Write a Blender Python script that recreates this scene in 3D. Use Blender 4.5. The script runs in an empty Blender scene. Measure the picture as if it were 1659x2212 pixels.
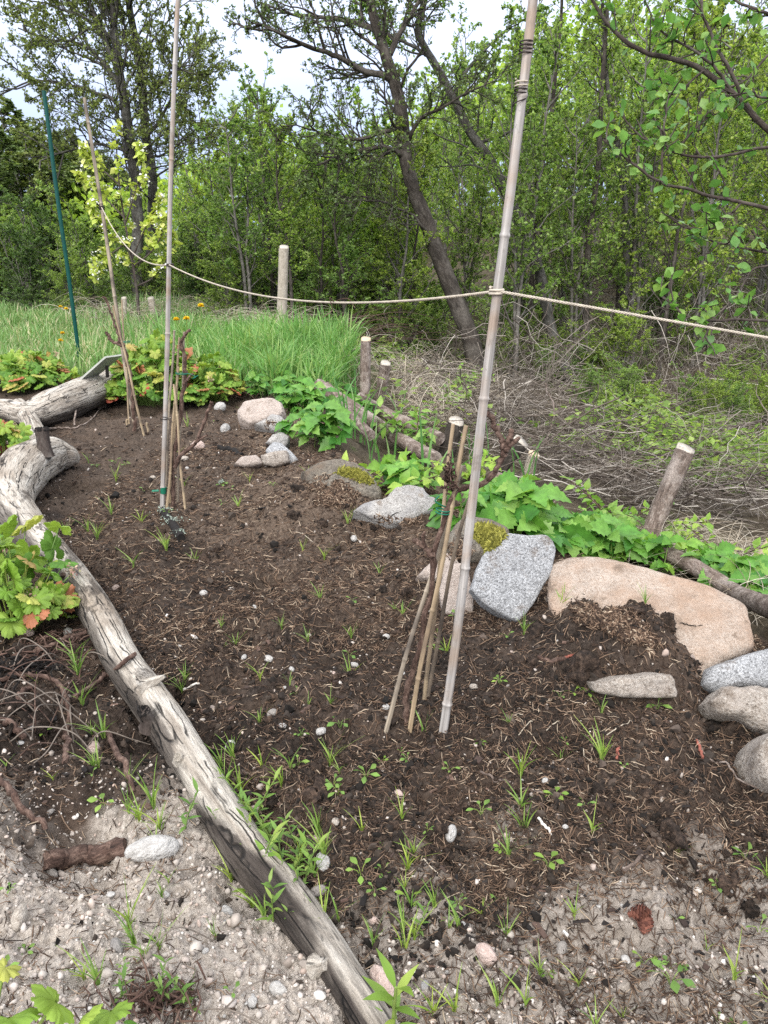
import bpy, math, random
import numpy as np

# ------------------------------------------------------------------ camera, sky, sun, exposure
R = math.radians
scene = bpy.context.scene
COL = scene.collection
PITCH = R(18.0); CAMH = 1.0
cam_d = bpy.data.cameras.new("camera"); cam = bpy.data.objects.new("camera", cam_d); COL.objects.link(cam)
cam.location = (0, 0, CAMH); cam.rotation_euler = (R(90) - PITCH, 0, 0)
cam_d.sensor_fit = 'VERTICAL'; cam_d.sensor_height = 36.0
cam_d.lens = 36.0 * 1661.0 / 2212.0
cam_d.clip_start = 0.02; cam_d.clip_end = 1000
scene.camera = cam

SUN_EL, SUN_AZ = R(36), R(195)
world = bpy.data.worlds.new("World"); scene.world = world; world.use_nodes = True
wn = world.node_tree; wn.nodes.clear()
w_out = wn.nodes.new('ShaderNodeOutputWorld'); w_bg = wn.nodes.new('ShaderNodeBackground')
w_sky = wn.nodes.new('ShaderNodeTexSky'); w_sky.sky_type = 'NISHITA'; w_sky.sun_disc = False
w_sky.sun_elevation = SUN_EL; w_sky.sun_rotation = SUN_AZ; w_sky.dust_density = 3.0
w_hs = wn.nodes.new('ShaderNodeHueSaturation'); w_hs.inputs['Saturation'].default_value = 0.30
w_tc = wn.nodes.new('ShaderNodeTexCoord'); w_mp = wn.nodes.new('ShaderNodeMapping'); w_mp.inputs['Scale'].default_value = (1.2, 1.2, 3.5)
w_nz = wn.nodes.new('ShaderNodeTexNoise'); w_nz.inputs['Scale'].default_value = 2.2; w_nz.inputs['Detail'].default_value = 6
w_mr = wn.nodes.new('ShaderNodeMapRange'); w_mr.inputs['From Min'].default_value = .3; w_mr.inputs['From Max'].default_value = .7
w_mr.inputs['To Min'].default_value = 0.93; w_mr.inputs['To Max'].default_value = 1.08
w_mix = wn.nodes.new('ShaderNodeMix'); w_mix.data_type = 'RGBA'; w_mix.inputs['Factor'].default_value = 0.8
w_mix.inputs['B'].default_value = (7.3, 8.8, 12.2, 1)          # the even grey cloud deck
w_mul = wn.nodes.new('ShaderNodeVectorMath'); w_mul.operation = 'SCALE'
wl = wn.links.new
wl(w_tc.outputs['Generated'], w_mp.inputs['Vector']); wl(w_mp.outputs[0], w_nz.inputs['Vector'])
wl(w_nz.outputs['Fac'], w_mr.inputs['Value']); wl(w_sky.outputs[0], w_hs.inputs['Color'])
wl(w_hs.outputs[0], w_mix.inputs['A']); wl(w_mix.outputs['Result'], w_mul.inputs[0]); wl(w_mr.outputs[0], w_mul.inputs['Scale'])
w_sep = wn.nodes.new('ShaderNodeSeparateXYZ'); w_el = wn.nodes.new('ShaderNodeMapRange'); w_m2 = wn.nodes.new('ShaderNodeVectorMath'); w_m2.operation = 'SCALE'
w_el.inputs['To Min'].default_value = 0.29; w_el.inputs['To Max'].default_value = 1.4      # an overcast sky is brightest overhead
w_cr = wn.nodes.new('ShaderNodeValToRGB'); w_cr.color_ramp.elements[0].position = .05; w_cr.color_ramp.elements[0].color = (6.5, 8.2, 12.3, 1); w_cr.color_ramp.elements[1].position = .55; w_cr.color_ramp.elements[1].color = (9.3, 9.4, 9.8, 1)
wl(w_sep.outputs['Z'], w_cr.inputs[0]); wl(w_cr.outputs[0], w_mix.inputs['B'])
wl(w_tc.outputs['Generated'], w_sep.inputs[0]); wl(w_sep.outputs['Z'], w_el.inputs['Value']); wl(w_mul.outputs[0], w_m2.inputs[0]); wl(w_el.outputs[0], w_m2.inputs['Scale'])
wl(w_m2.outputs[0], w_bg.inputs['Color']); wl(w_bg.outputs[0], w_out.inputs['Surface'])
w_bg.inputs['Strength'].default_value = 0.105
sun_d = bpy.data.lights.new("sun", 'SUN'); sun_d.energy = 1.5; sun_d.angle = R(40); sun_d.color = (1.0, .96, .9)
sun = bpy.data.objects.new("sun", sun_d); COL.objects.link(sun)
sun.rotation_euler = (R(90) - SUN_EL, 0, math.pi - SUN_AZ)
scene.view_settings.view_transform = 'Standard'; scene.view_settings.look = 'None'
scene.view_settings.exposure = 1.42; scene.view_settings.gamma = 1.0
scene.cycles.use_denoising = False
scene.cycles.max_bounces = 6; scene.cycles.diffuse_bounces = 4; scene.cycles.glossy_bounces = 2
scene.cycles.transmission_bounces = 4; scene.cycles.transparent_max_bounces = 4

# ------------------------------------------------------------------ numeric helpers
F = 1661.0
SP, CP = math.sin(PITCH), math.cos(PITCH)
def ray(px, py):
    a = (px - 829.5) / F; b = (1106.0 - py) / F
    return np.array([a, CP + b * SP, -SP + b * CP])
def PD(px, py, d):                       # a point at depth d along the viewing axis
    return np.array([0, 0, CAMH]) + ray(px, py) * d
def PY(px, py, Y):                       # a point in the vertical plane at distance Y
    r = ray(px, py); return np.array([0, 0, CAMH]) + r * (Y / r[1])
def PG(px, py, z=0.0):                   # a point on the level plane z
    r = ray(px, py); return np.array([0, 0, CAMH]) + r * ((z - CAMH) / r[2])
def sst(a, b, x):
    t = np.clip((x - a) / (b - a), 0, 1); return t * t * (3 - 2 * t)
def nrm(v): 
    return v / np.maximum(np.linalg.norm(v, axis=-1, keepdims=True), 1e-9)
def _hash(*ij):
    h = np.zeros_like(ij[0], dtype=np.uint32)
    for k, c in enumerate(ij):
        h ^= (c.astype(np.int64) & 0xffffffff).astype(np.uint32) * np.uint32((0x9E3779B1, 0x85EBCA77, 0xC2B2AE3D, 0x27D4EB2F)[k])
        h ^= h >> np.uint32(15); h *= np.uint32(0x2C1B3C6D); h ^= h >> np.uint32(12); h *= np.uint32(0x297A2D39); h ^= h >> np.uint32(15)
    return h.astype(np.float64) / 4294967295.0
def vnoise2(x, y, seed=0):
    i = np.floor(x); j = np.floor(y); fx = x - i; fy = y - j
    u = fx * fx * (3 - 2 * fx); v = fy * fy * (3 - 2 * fy); s = np.full_like(i, seed)
    a = _hash(i, j, s); b = _hash(i + 1, j, s); c = _hash(i, j + 1, s); d = _hash(i + 1, j + 1, s)
    return (a * (1 - u) + b * u) * (1 - v) + (c * (1 - u) + d * u) * v * 1.0 - 0.5
def fbm2(x, y, o=4, seed=0, g=.5):
    x = np.asarray(x, float); y = np.asarray(y, float); r = 0; a = 1.0
    for k in range(o):
        r = r + a * vnoise2(x, y, seed + k); x, y = (x * .8 - y * .6) * 2.03 + 7.1, (x * .6 + y * .8) * 2.03 + 3.7; a *= g
    return r
def vnoise3(p, seed=0):
    i = np.floor(p); f = p - i; u = f * f * (3 - 2 * f); s = np.full(len(p), seed, float); r = 0
    for dx in (0, 1):
        for dy in (0, 1):
            for dz in (0, 1):
                w = (u[:, 0] if dx else 1 - u[:, 0]) * (u[:, 1] if dy else 1 - u[:, 1]) * (u[:, 2] if dz else 1 - u[:, 2])
                r = r + w * _hash(i[:, 0] + dx, i[:, 1] + dy, i[:, 2] + dz, s)
    return r - .5
def fbm3(p, o=4, seed=0, g=.5):
    r = 0; a = 1.0
    for k in range(o):
        r = r + a * vnoise3(p, seed + k); p = p * 2.03 + 5.3; a *= g
    return r

# ------------------------------------------------------------------ the lie of the land
EDGE_Y = np.array([.0, 1.0, 1.27, 1.5, 1.75, 2.05, 2.4, 2.9, 3.25, 3.9, 5.5, 7.4, 9.5, 14, 40])
EDGE_X = np.array([1.0, .98, .95, 1.0, 1.05, .98, .72, .44, .18, -.3, -.6, -.25, -.6, -3.0, -20])
LOGPX = [(860, 2330), (790, 2212), (640, 1990), (520, 1820), (420, 1660), (320, 1510), (250, 1390), (200, 1290), (140, 1200), (70, 1130)]
LOGXY = np.array([PG(*p, .04)[:2] for p in LOGPX])
def xlog(y): return np.interp(y, LOGXY[:, 1], LOGXY[:, 0])
def xedge(y): return np.interp(y, EDGE_Y, EDGE_X)
BUMPS = [(.50, 1.77, .15, .155), (.65, 1.71, .09, .085), (-.27, 3.45, .30, .07), (-.29, 3.02, .14, .10), (.22, 2.72, .22, .06), (.10, 3.0, .2, .03), (-.55, 4.6, .3, .06)]
def H(x, y):
    x = np.asarray(x, float); y = np.asarray(y, float)
    s = x - xedge(y) + .10 * fbm2(x * 3, y * 3, 2, 5)
    drop = -.34 * sst(0, .75, s) - .30 * sst(.5, 3.5, s) - .15 * sst(2, 6, s)
    left = 1 - sst(-.4, .6, s)
    meadow = left * .038 * np.clip(y - 5.2, 0, 9)
    hillx = sst(-3, 7, x)
    u = np.clip(y - 10.5 - (1 - hillx) * 4, 0, 60)
    hill = u * u / (u + 3.0) * (.02 + .07 * sst(-9, -2, x) + .25 * hillx); hill = 5.5 * (1 - np.exp(-hill / 5.5))
    z = drop + meadow + hill
    for bx, by, bs, bh in BUMPS:
        z = z + bh * np.exp(-((x - bx) ** 2 + (y - by) ** 2) / (2 * bs * bs))
    z = z + .035 * sst(0, .5, xlog(y) - x) * sst(2.2, 1.0, y) + .05 * sst(.15, .6, xlog(y) - x) * sst(5, 2, y)
    z = z + .12 * fbm2(x * .55, y * .55, 3, 11) * sst(4, 9, y)
    return z
def DET(x, y):
    r = np.hypot(x, y)
    f = sst(9, 4, r)
    c = fbm2(x * 7, y * 7, 3, 21) * .036
    k = np.abs(fbm2(x * 26, y * 26, 3, 31)); c = c + (.32 - k) * .030
    c = c + fbm2(x * 85, y * 85, 2, 41) * .011 * sst(5, 2, r)
    c = c - .035 * sst(.12, .34, fbm2(x * 5.5 + 3, y * 5.5, 2, 51))
    return c * f + (1 - f) * .05 * fbm2(x * 2.5, y * 2.5, 3, 61)
def HD(x, y): return H(x, y) + DET(x, y)
_T = np.geomspace(.5, 80, 2600)
def hit(px, py, detail=True):
    r = ray(px, py); X = r[0] * _T; Y = r[1] * _T; Z = CAMH + r[2] * _T
    g = (HD if detail else H)(X, Y); k = int(np.argmax(Z < g))
    if k == 0: k = len(_T) - 1
    a, b = Z[k - 1] - g[k - 1], g[k] - Z[k]; t = _T[k - 1] + (_T[k] - _T[k - 1]) * a / max(a + b, 1e-9)
    return np.array([0, 0, CAMH]) + r * t
def depth_of(p): return p[1] * CP + (CAMH - p[2]) * SP

# ------------------------------------------------------------------ mesh building
class MB:
    def __init__(s): s.V = []; s.L = []; s.S = []; s.n = 0; s.tc = []
    def add(s, V, Fc, tc=None):
        V = np.asarray(V, float).reshape(-1, 3); Fc = np.asarray(Fc, np.int64)
        s.V.append(V); s.L.append((Fc + s.n).ravel()); s.S.append(np.full(len(Fc), Fc.shape[1])); s.n += len(V)
        s.tc.append(V if tc is None else np.asarray(tc, float).reshape(-1, 3)); return s
    def tube(s, P, r, n=8, wob=0.0, seed=0, caps=True, fine=None, flat=1.0):
        P = np.asarray(P, float); K = len(P); r = np.broadcast_to(np.asarray(r, float), (K,)).copy()
        t = np.gradient(P, axis=0); t = nrm(t)
        u = np.cross(t[0], [0, 0, 1.0]); 
        if np.linalg.norm(u) < .1: u = np.cross(t[0], [1.0, 0, 0])
        U = np.zeros((K, 3)); u = u / np.linalg.norm(u)
        for i in range(K):
            u = u - t[i] * np.dot(u, t[i]); u = u / max(np.linalg.norm(u), 1e-9); U[i] = u
        W = np.cross(t, U); a = np.linspace(0, 2 * np.pi, n, endpoint=False)
        ca, sa = np.cos(a), np.sin(a)
        ln = np.concatenate([[0], np.cumsum(np.linalg.norm(np.diff(P, axis=0), axis=1))])
        rr = np.repeat(r[:, None], n, 1)
        if wob:
            q = np.stack([np.repeat(ln[:, None], n, 1) / max(r.max(), 1e-4) * .55, ca[None] * 1.3 + 0 * rr, sa[None] * 1.3 + 0 * rr], -1).reshape(-1, 3) + seed * 7.7
            rr = rr * (1 + wob * 2 * fbm3(q, 4, seed).reshape(K, n))
            if fine: 
                q2 = q * np.array([.5, 6, 6]); rr = rr * (1 + fine * 2 * fbm3(q2, 2, seed + 9).reshape(K, n))
        V = P[:, None] + rr[..., None] * (ca[None, :, None] * U[:, None] + flat * sa[None, :, None] * W[:, None])
        tc = np.stack([np.repeat(ln[:, None], n, 1), rr * ca, rr * sa], -1)
        i = np.arange(K - 1)[:, None] * n; j = np.arange(n)[None]; j2 = (j + 1) % n
        s.add(V, np.stack([i + j, i + j2, i + n + j2, i + n + j], -1).reshape(-1, 4), tc)
        if caps:
            for e, row in ((0, V[0]), (K - 1, V[-1])):
                Vc = np.concatenate([row, P[e:e + 1]]); jj = np.arange(n)
                f = np.stack([jj, (jj + 1) % n, np.full(n, n)], -1)
                s.add(Vc, f if e else f[:, ::-1], np.concatenate([tc[e], [[ln[e], 0, 0]]]))
        return s
    def strands(s, P, r, n=3):                  # many thin tubes at once: P [N,K,3], r [N,K]
        N, K, _ = P.shape; r = np.broadcast_to(r, (N, K))
        t = nrm(np.gradient(P, axis=1)); ref = np.where(np.abs(t[:, :1, 2:3]) > .85, np.array([1.0, 0, 0]), np.array([0, 0, 1.0]))
        U = nrm(np.cross(t, np.broadcast_to(ref, t.shape))); W = np.cross(t, U)
        a = np.linspace(0, 2 * np.pi, n, endpoint=False); ca, sa = np.cos(a), np.sin(a)
        V = P[:, :, None] + r[:, :, None, None] * (ca[None, None, :, None] * U[:, :, None] + sa[None, None, :, None] * W[:, :, None])
        ln = np.concatenate([np.zeros((N, 1)), np.cumsum(np.linalg.norm(np.diff(P, axis=1), axis=2), 1)], 1)
        tc = np.stack([np.repeat(ln[:, :, None], n, 2) + np.arange(N)[:, None, None] * .37, r[:, :, None] * ca, r[:, :, None] * sa], -1)
        b = np.arange(N)[:, None, None] * K * n; i = np.arange(K - 1)[None, :, None] * n; j = np.arange(n)[None, None]; j2 = (j + 1) % n
        return s.add(V, np.stack([b + i + j, b + i + j2, b + i + n + j2, b + i + n + j], -1).reshape(-1, 4), tc)
    def ribbons(s, P, w, side):                 # flat blades: P [N,K,3], w [N,K] half widths, side [N,3]
        N, K, _ = P.shape; o = np.broadcast_to(w, (N, K))[..., None] * side[:, None]
        V = np.stack([P - o, P + o], 2); b = np.arange(N)[:, None] * K * 2; i = np.arange(K - 1)[None] * 2
        return s.add(V, np.stack([b + i, b + i + 1, b + i + 3, b + i + 2], -1).reshape(-1, 4))
    def stamp(s, T, pos, d, up, sc):            # copies of a template (V, F): x along d, z along up
        TV, TF = T; d = nrm(np.asarray(d, float)); sd = nrm(np.cross(up, d)); u = np.cross(d, sd); N = len(pos)
        sc = np.asarray(sc, float); sc = np.repeat(sc[:, None], 3, 1) if sc.ndim == 1 else sc
        V = pos[:, None] + (TV[None] * sc[:, None]) @ np.stack([d, sd, u], 1)
        f = (np.arange(N)[:, None, None] * len(TV) + np.asarray(TF)[None]).reshape(-1, np.asarray(TF).shape[1])
        return s.add(V, f)
    def build(s, name, mat, parent=None, smooth=True):
        me = bpy.data.meshes.new(name); V = np.concatenate(s.V); L = np.concatenate(s.L); S = np.concatenate(s.S)
        me.vertices.add(len(V)); me.vertices.foreach_set('co', V.ravel().astype(np.float32))
        me.loops.add(len(L)); me.loops.foreach_set('vertex_index', L.astype(np.int32))
        me.polygons.add(len(S)); me.polygons.foreach_set('loop_start', np.concatenate([[0], np.cumsum(S)[:-1]]).astype(np.int32))
        me.polygons.foreach_set('loop_total', S.astype(np.int32))
        me.polygons.foreach_set('use_smooth', np.full(len(S), bool(smooth)))
        at = me.attributes.new('tc', 'FLOAT_VECTOR', 'POINT'); at.data.foreach_set('vector', np.concatenate(s.tc).ravel().astype(np.float32))
        me.update(calc_edges=True); me.materials.append(mat)
        o = bpy.data.objects.new(name, me); COL.objects.link(o)
        if parent is not None: o.parent = parent; o.matrix_parent_inverse = parent.matrix_world.inverted()
        return o
def recentre(o):                                # put a one-mesh thing's origin at its base
    me = o.data; n = len(me.vertices); c = np.empty(n * 3, np.float32); me.vertices.foreach_get('co', c); c = c.reshape(-1, 3)
    b = np.array([(c[:, 0].min() + c[:, 0].max()) / 2, (c[:, 1].min() + c[:, 1].max()) / 2, c[:, 2].min()])
    me.vertices.foreach_set('co', (c - b).ravel().astype(np.float32)); me.update(); o.location = b; return o
def tag(o, label=None, cat=None, group=None, kind=None):
    if label: o['label'] = label
    if cat: o['category'] = cat
    if group: o['group'] = group
    if kind: o['kind'] = kind
    return o
def empty(name, loc, label, cat, group=None):
    o = bpy.data.objects.new(name, None); COL.objects.link(o); o.location = [float(v) for v in loc]; o.empty_display_size = .1
    bpy.context.view_layer.update(); return tag(o, label, cat, group)
def dup(root, loc, rz, sc=1.0, label=None, group=None):
    r = root.copy(); COL.objects.link(r); r.location = [float(v) for v in loc]; r.rotation_euler = (0, 0, rz); r.scale = (sc,) * 3 if np.isscalar(sc) else sc
    if label: r['label'] = label
    if group: r['group'] = group
    for ch in list(root.children):
        c = ch.copy(); COL.objects.link(c); c.parent = r
        for g in list(ch.children):
            e = g.copy(); COL.objects.link(e); e.parent = c
    return r
def spline(pts, n):
    p = np.asarray(pts, float); 
    if len(p) == 2: return p[0] + (p[1] - p[0]) * np.linspace(0, 1, n)[:, None]
    q = np.concatenate([[2 * p[0] - p[1]], p, [2 * p[-1] - p[-2]]]); t = np.linspace(0, len(p) - 1 - 1e-9, n); k = t.astype(int); f = (t - k)[:, None]
    a, b, c, d = q[k], q[k + 1], q[k + 2], q[k + 3]
    return .5 * (2 * b + (c - a) * f + (2 * a - 5 * b + 4 * c - d) * f ** 2 + (3 * b - a - 3 * c + d) * f ** 3)

# ------------------------------------------------------------------ materials
class NT:
    def __init__(s, name):
        s.m = bpy.data.materials.new(name); s.m.use_nodes = True; s.t = s.m.node_tree; s.t.nodes.clear()
        s.out = s.t.nodes.new('ShaderNodeOutputMaterial'); s.b = s.t.nodes.new('ShaderNodeBsdfPrincipled')
        s.t.links.new(s.b.outputs[0], s.out.inputs[0]); s.b.inputs['Specular IOR Level'].default_value = .25
    def N(s, ty, **kw):
        n = s.t.nodes.new('ShaderNode' + ty)
        for k, v in kw.items(): setattr(n, k, v)
        return n
    def L(s, a, b): s.t.links.new(a, b)
    def attr(s, name, out='Vector'): n = s.N('Attribute'); n.attribute_name = name; return n.outputs[out]
    def obj(s): return s.N('TexCoord').outputs['Object']
    def noise(s, vec, scale, detail=4, rough=.55, stretch=None, dist=0):
        if stretch:
            mp = s.N('Mapping'); mp.inputs['Scale'].default_value = stretch; s.L(vec, mp.inputs['Vector']); vec = mp.outputs[0]
        n = s.N('TexNoise'); n.inputs['Scale'].default_value = scale; n.inputs['Detail'].default_value = detail
        n.inputs['Roughness'].default_value = rough; n.inputs['Distortion'].default_value = dist; s.L(vec, n.inputs['Vector']); return n.outputs['Fac']
    def vor(s, vec, scale, out='Color', feat='F1', rnd=1.0):
        n = s.N('TexVoronoi', feature=feat); n.inputs['Scale'].default_value = scale; n.inputs['Randomness'].default_value = rnd; s.L(vec, n.inputs['Vector']); return n.outputs[out]
    def ramp(s, fac, stops, interp='LINEAR'):
        n = s.N('ValToRGB'); e = n.color_ramp; e.interpolation = interp
        while len(e.elements) < len(stops): e.elements.new(.5)
        for el, (p, c) in zip(e.elements, stops):
            el.position = p; el.color = (c, c, c, 1) if np.isscalar(c) else (*c, 1)
        s.L(fac, n.inputs[0]); return n.outputs[0]
    def mix(s, fac, a, b, mode='MIX'):
        n = s.N('Mix', data_type='RGBA', blend_type=mode)
        for v, i in ((fac, 'Factor'), (a, 'A'), (b, 'B')):
            if hasattr(v, 'is_output'): s.L(v, n.inputs[i])
            elif i == 'Factor': n.inputs[0].default_value = v
            else: n.inputs[i].default_value = (*v, 1)
        return n.outputs['Result']
    def math(s, op, a, b=None):
        n = s.N('Math', operation=op)
        for k, v in ((0, a), (1, b)):
            if v is None: continue
            if hasattr(v, 'is_output'): s.L(v, n.inputs[k])
            else: n.inputs[k].default_value = v
        return n.outputs[0]
    def isl(s): return s.N('NewGeometry').outputs['Random Per Island']
    def rndobj(s): return s.N('ObjectInfo').outputs['Random']
    def bump(s, h, dist=.01, strength=1.0):
        n = s.N('Bump'); n.inputs['Distance'].default_value = dist; n.inputs['Strength'].default_value = strength
        s.L(h, n.inputs['Height']); s.L(n.outputs[0], s.b.inputs['Normal']); return s
    def col(s, c, rough=.8):
        if not any(w in s.m.name for w in ('leaf', 'needle', 'sapling', 'alder', 'lichen_bark', 'plastic', 'cut_wood')) or s.m.name in ('broad_leaf', 'geranium_leaf', 'weed_leaf'): c = s.mix(1.0, c, (.86, .86, .86), 'MULTIPLY')
        if hasattr(c, 'is_output'): s.L(c, s.b.inputs['Base Color'])
        else: s.b.inputs['Base Color'].default_value = (*c, 1)
        s.b.inputs['Roughness'].default_value = rough; return s
    def translucent(s, c, amt):
        t = s.N('BsdfTranslucent'); mx = s.N('MixShader'); mx.inputs[0].default_value = amt
        if hasattr(c, 'is_output'): s.L(c, t.inputs[0])
        s.L(s.b.outputs[0], mx.inputs[1]); s.L(t.outputs[0], mx.inputs[2]); s.L(mx.outputs[0], s.out.inputs[0]); return s

def leaf_mat(name, stops, trans=.35, rough=.5, scale=60, objvar=True):
    k = NT(name); c = k.ramp(k.isl(), stops)
    v = k.noise(k.obj(), scale, 2); c = k.mix(1.0, c, k.ramp(v, [(.3, .75), (.7, 1.25)]), 'MULTIPLY')
    if objvar: c = k.mix(1.0, c, k.ramp(k.rndobj(), [(0, (.8, .86, .85)), (.5, (1, 1, 1)), (1, (1.25, 1.12, .8))]), 'MULTIPLY')
    k.col(c, rough); k.translucent(k.mix(1.0, c, (1.5, 1.5, .9), 'MULTIPLY'), trans); return k.m
def bark_mat(name, c0, c1, c2, scale=9, bd=.01):
    k = NT(name); tc = k.attr('tc'); n = k.noise(tc, scale * 2, 8, .75, (.3, 1, 1), .4); n2 = k.noise(tc, scale * .5, 5, .7)
    c = k.ramp(n, [(.3, c0), (.52, c1), (.72, c2)]); c = k.mix(k.ramp(n2, [(.5, 0), (.62, .55)]), c, c2); c = k.mix(1.0, c, k.ramp(k.noise(tc, scale * 9, 4, .7, (.5, 1, 1)), [(.3, .5), (.65, 1.3)]), 'MULTIPLY')
    return k.col(c, .9).bump(n, bd).m
def flat_mat(name, c, rough=.7, var=.25, scale=20):
    k = NT(name); n = k.noise(k.obj(), scale, 4); f = k.ramp(n, [(.25, 1 - var), (.75, 1 + var)])
    return k.col(k.mix(1.0, c, f, 'MULTIPLY'), rough).m
def isl_mat(name, stops, rough=.85, scale=80):
    k = NT(name); c = k.ramp(k.isl(), stops); n = k.noise(k.obj(), scale, 3)
    return k.col(k.mix(1.0, c, k.ramp(n, [(.25, .65), (.75, 1.3)]), 'MULTIPLY'), rough).m

def soil_mat():
    k = NT('soil'); o = k.obj()
    big = k.noise(o, 2.2, 4); mid = k.noise(o, 14, 6, .7); fin = k.noise(o, 90, 5, .7); cell = k.vor(o, 130)
    dark = k.ramp(fin, [(.30, (.008, .006, .005)), (.5, (.036, .028, .0235)), (.66, (.085, .067, .055)), (.8, (.165, .135, .11))])
    dark = k.mix(k.ramp(mid, [(.42, 0), (.66, .8)]), dark, (.102, .073, .055))
    dark = k.mix(k.ramp(big, [(.48, 0), (.70, .6)]), dark, (.105, .072, .052))
    dark = k.mix(1.0, dark, k.ramp(k.noise(o, 3.1, 6, .65), [(.38, .45), (.55, 1.05), (.7, 1.35)]), 'MULTIPLY')
    dry = k.ramp(fin, [(.28, (.035, .024, .018)), (.5, (.13, .095, .07)), (.75, (.25, .19, .145))])
    pale = k.ramp(fin, [(.25, (.215, .178, .145)), (.45, (.45, .395, .34)), (.7, (.61, .55, .485))])
    pale = k.mix(k.ramp(mid, [(.30, .7), (.42, 0)]), pale, (.26, .21, .165))
    pale = k.mix(.35, pale, k.mix(1.0, pale, k.ramp(cell, [(0, .5), (1, 1.4)]), 'MULTIPLY'))
    fl = k.ramp(k.noise(o, 5, 8, .7), [(.3, (.022, .018, .011)), (.45, (.062, .050, .033)), (.58, (.115, .093, .064)), (.70, (.06, .10, .022))])
    gr = k.ramp(k.noise(o, 9, 6, .7), [(.3, (.03, .045, .012)), (.6, (.075, .11, .028))])
    c = k.mix(k.attr('dry', 'Fac'), dark, dry); c = k.mix(k.attr('pale', 'Fac'), c, pale)
    c = k.mix(k.attr('floor', 'Fac'), c, fl); c = k.mix(k.attr('green', 'Fac'), c, gr)
    h = k.math('ADD', k.math('MULTIPLY', mid, 1.2), fin)
    k.col(c, .92).bump(h, .014); k.b.inputs['Specular IOR Level'].default_value = .15; return k.m

def granite(name, base, light, dark, tint=None, sc=150, patch=None):
    k = NT(name); o = k.obj(); sp = k.noise(o, sc, 3, .75); sp2 = k.noise(o, sc * 2.1, 2, .7); bg = k.noise(o, 7, 5, .6)
    c = k.ramp(sp, [(.34, dark), (.46, base), (.62, light)])
    c = k.mix(k.ramp(sp2, [(.62, 0), (.7, .75)]), c, dark)
    if tint: c = k.mix(k.ramp(bg, [(.42, 0), (.62, .8)]), c, tint)
    c = k.mix(1.0, c, k.ramp(k.noise(o, 22, 6, .65), [(.25, .72), (.7, 1.15)]), 'MULTIPLY')
    c = k.mix(k.ramp(k.noise(o, 11, 7, .75), [(.53, 0), (.64, .75)]), c, (.17, .125, .09)); vn = k.noise(o, 6, 6, .65, None, 1.2); c = k.mix(k.ramp(vn, [(.485, 0), (.50, .5), (.515, 0)]), c, dark)
    if patch: c = k.mix(k.ramp(k.noise(o, 5.5, 5, .7), [(.56, 0), (.64, .85)]), c, patch)
    h = k.math('ADD', k.noise(o, 26, 9, .75), k.math('MULTIPLY', sp, .35))
    return k.col(c, .88).bump(h, .022, 1.0).m

def driftwood():
    k = NT('driftwood_grey'); tc = k.attr('tc')
    st = k.noise(tc, 30, 6, .65, (.10, 1, 1), .6); big = k.noise(tc, 7, 4, .55, (.5, 1, 1)); fine = k.noise(tc, 170, 5, .7, (.12, 1, 1))
    c = k.ramp(st, [(.28, (.17, .14, .112)), (.40, (.36, .315, .262)), (.54, (.53, .485, .42)), (.72, (.66, .62, .56))])
    c = k.mix(k.ramp(big, [(.5, 0), (.68, .75)]), c, (.27, .215, .165))
    c = k.mix(1.0, c, k.ramp(fine, [(.3, .55), (.6, 1.12)]), 'MULTIPLY')
    c = k.mix(k.ramp(k.noise(tc, 9, 6, .7, (.35, 1, 1), .5), [(.57, 0), (.63, .8)]), c, (.055, .043, .035))       # rot stains
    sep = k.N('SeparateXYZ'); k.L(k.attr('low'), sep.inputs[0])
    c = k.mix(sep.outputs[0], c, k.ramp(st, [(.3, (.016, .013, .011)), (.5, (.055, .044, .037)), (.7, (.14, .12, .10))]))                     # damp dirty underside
    mp = k.N('Mapping'); mp.inputs['Scale'].default_value = (.06, 1, 1); k.L(k.math('MULTIPLY', k.noise(tc, 9, 3), .02), mp.inputs['Location']); k.L(tc, mp.inputs['Vector']); ck = k.ramp(k.vor(mp.outputs[0], 38, 'Distance', 'DISTANCE_TO_EDGE'), [(.0, 1), (.05, 0)])
    ck = k.math('MULTIPLY', ck, k.ramp(k.noise(tc, 12, 3), [(.45, 0), (.6, 1)])); c = k.mix(ck, c, (.022, .018, .015))
    h = k.math('SUBTRACT', k.math('ADD', st, k.math('MULTIPLY', fine, .7)), k.math('MULTIPLY', ck, 1.2))
    return k.col(c, .85).bump(h, .012, 1.0).m

def bamboo(name, a, b, stain, streak=60):
    k = NT(name); tc = k.attr('tc'); st = k.noise(tc, streak, 5, .6, (.05, 1, 1)); bg = k.noise(tc, 6, 4, .6, (1, 1, 1)); sp = k.noise(tc, 220, 3, .6, (.4, 1, 1))
    c = k.ramp(st, [(.3, a), (.7, b)]); c = k.mix(k.ramp(bg, [(.46, 0), (.62, .85)]), c, stain); c = k.mix(1.0, c, k.ramp(k.noise(tc, 150, 5, .7, (.03, 1, 1)), [(.3, .6), (.6, 1.1)]), 'MULTIPLY'); c = k.mix(k.ramp(k.noise(tc, 25, 5, .7, (.5, 1, 1)), [(.56, 0), (.68, .6)]), c, (.12, .10, .08))
    c = k.mix(k.ramp(sp, [(.66, 0), (.72, .7)]), c, (.05, .04, .035))
    return k.col(c, .55).bump(st, .002, .6).m

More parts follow.
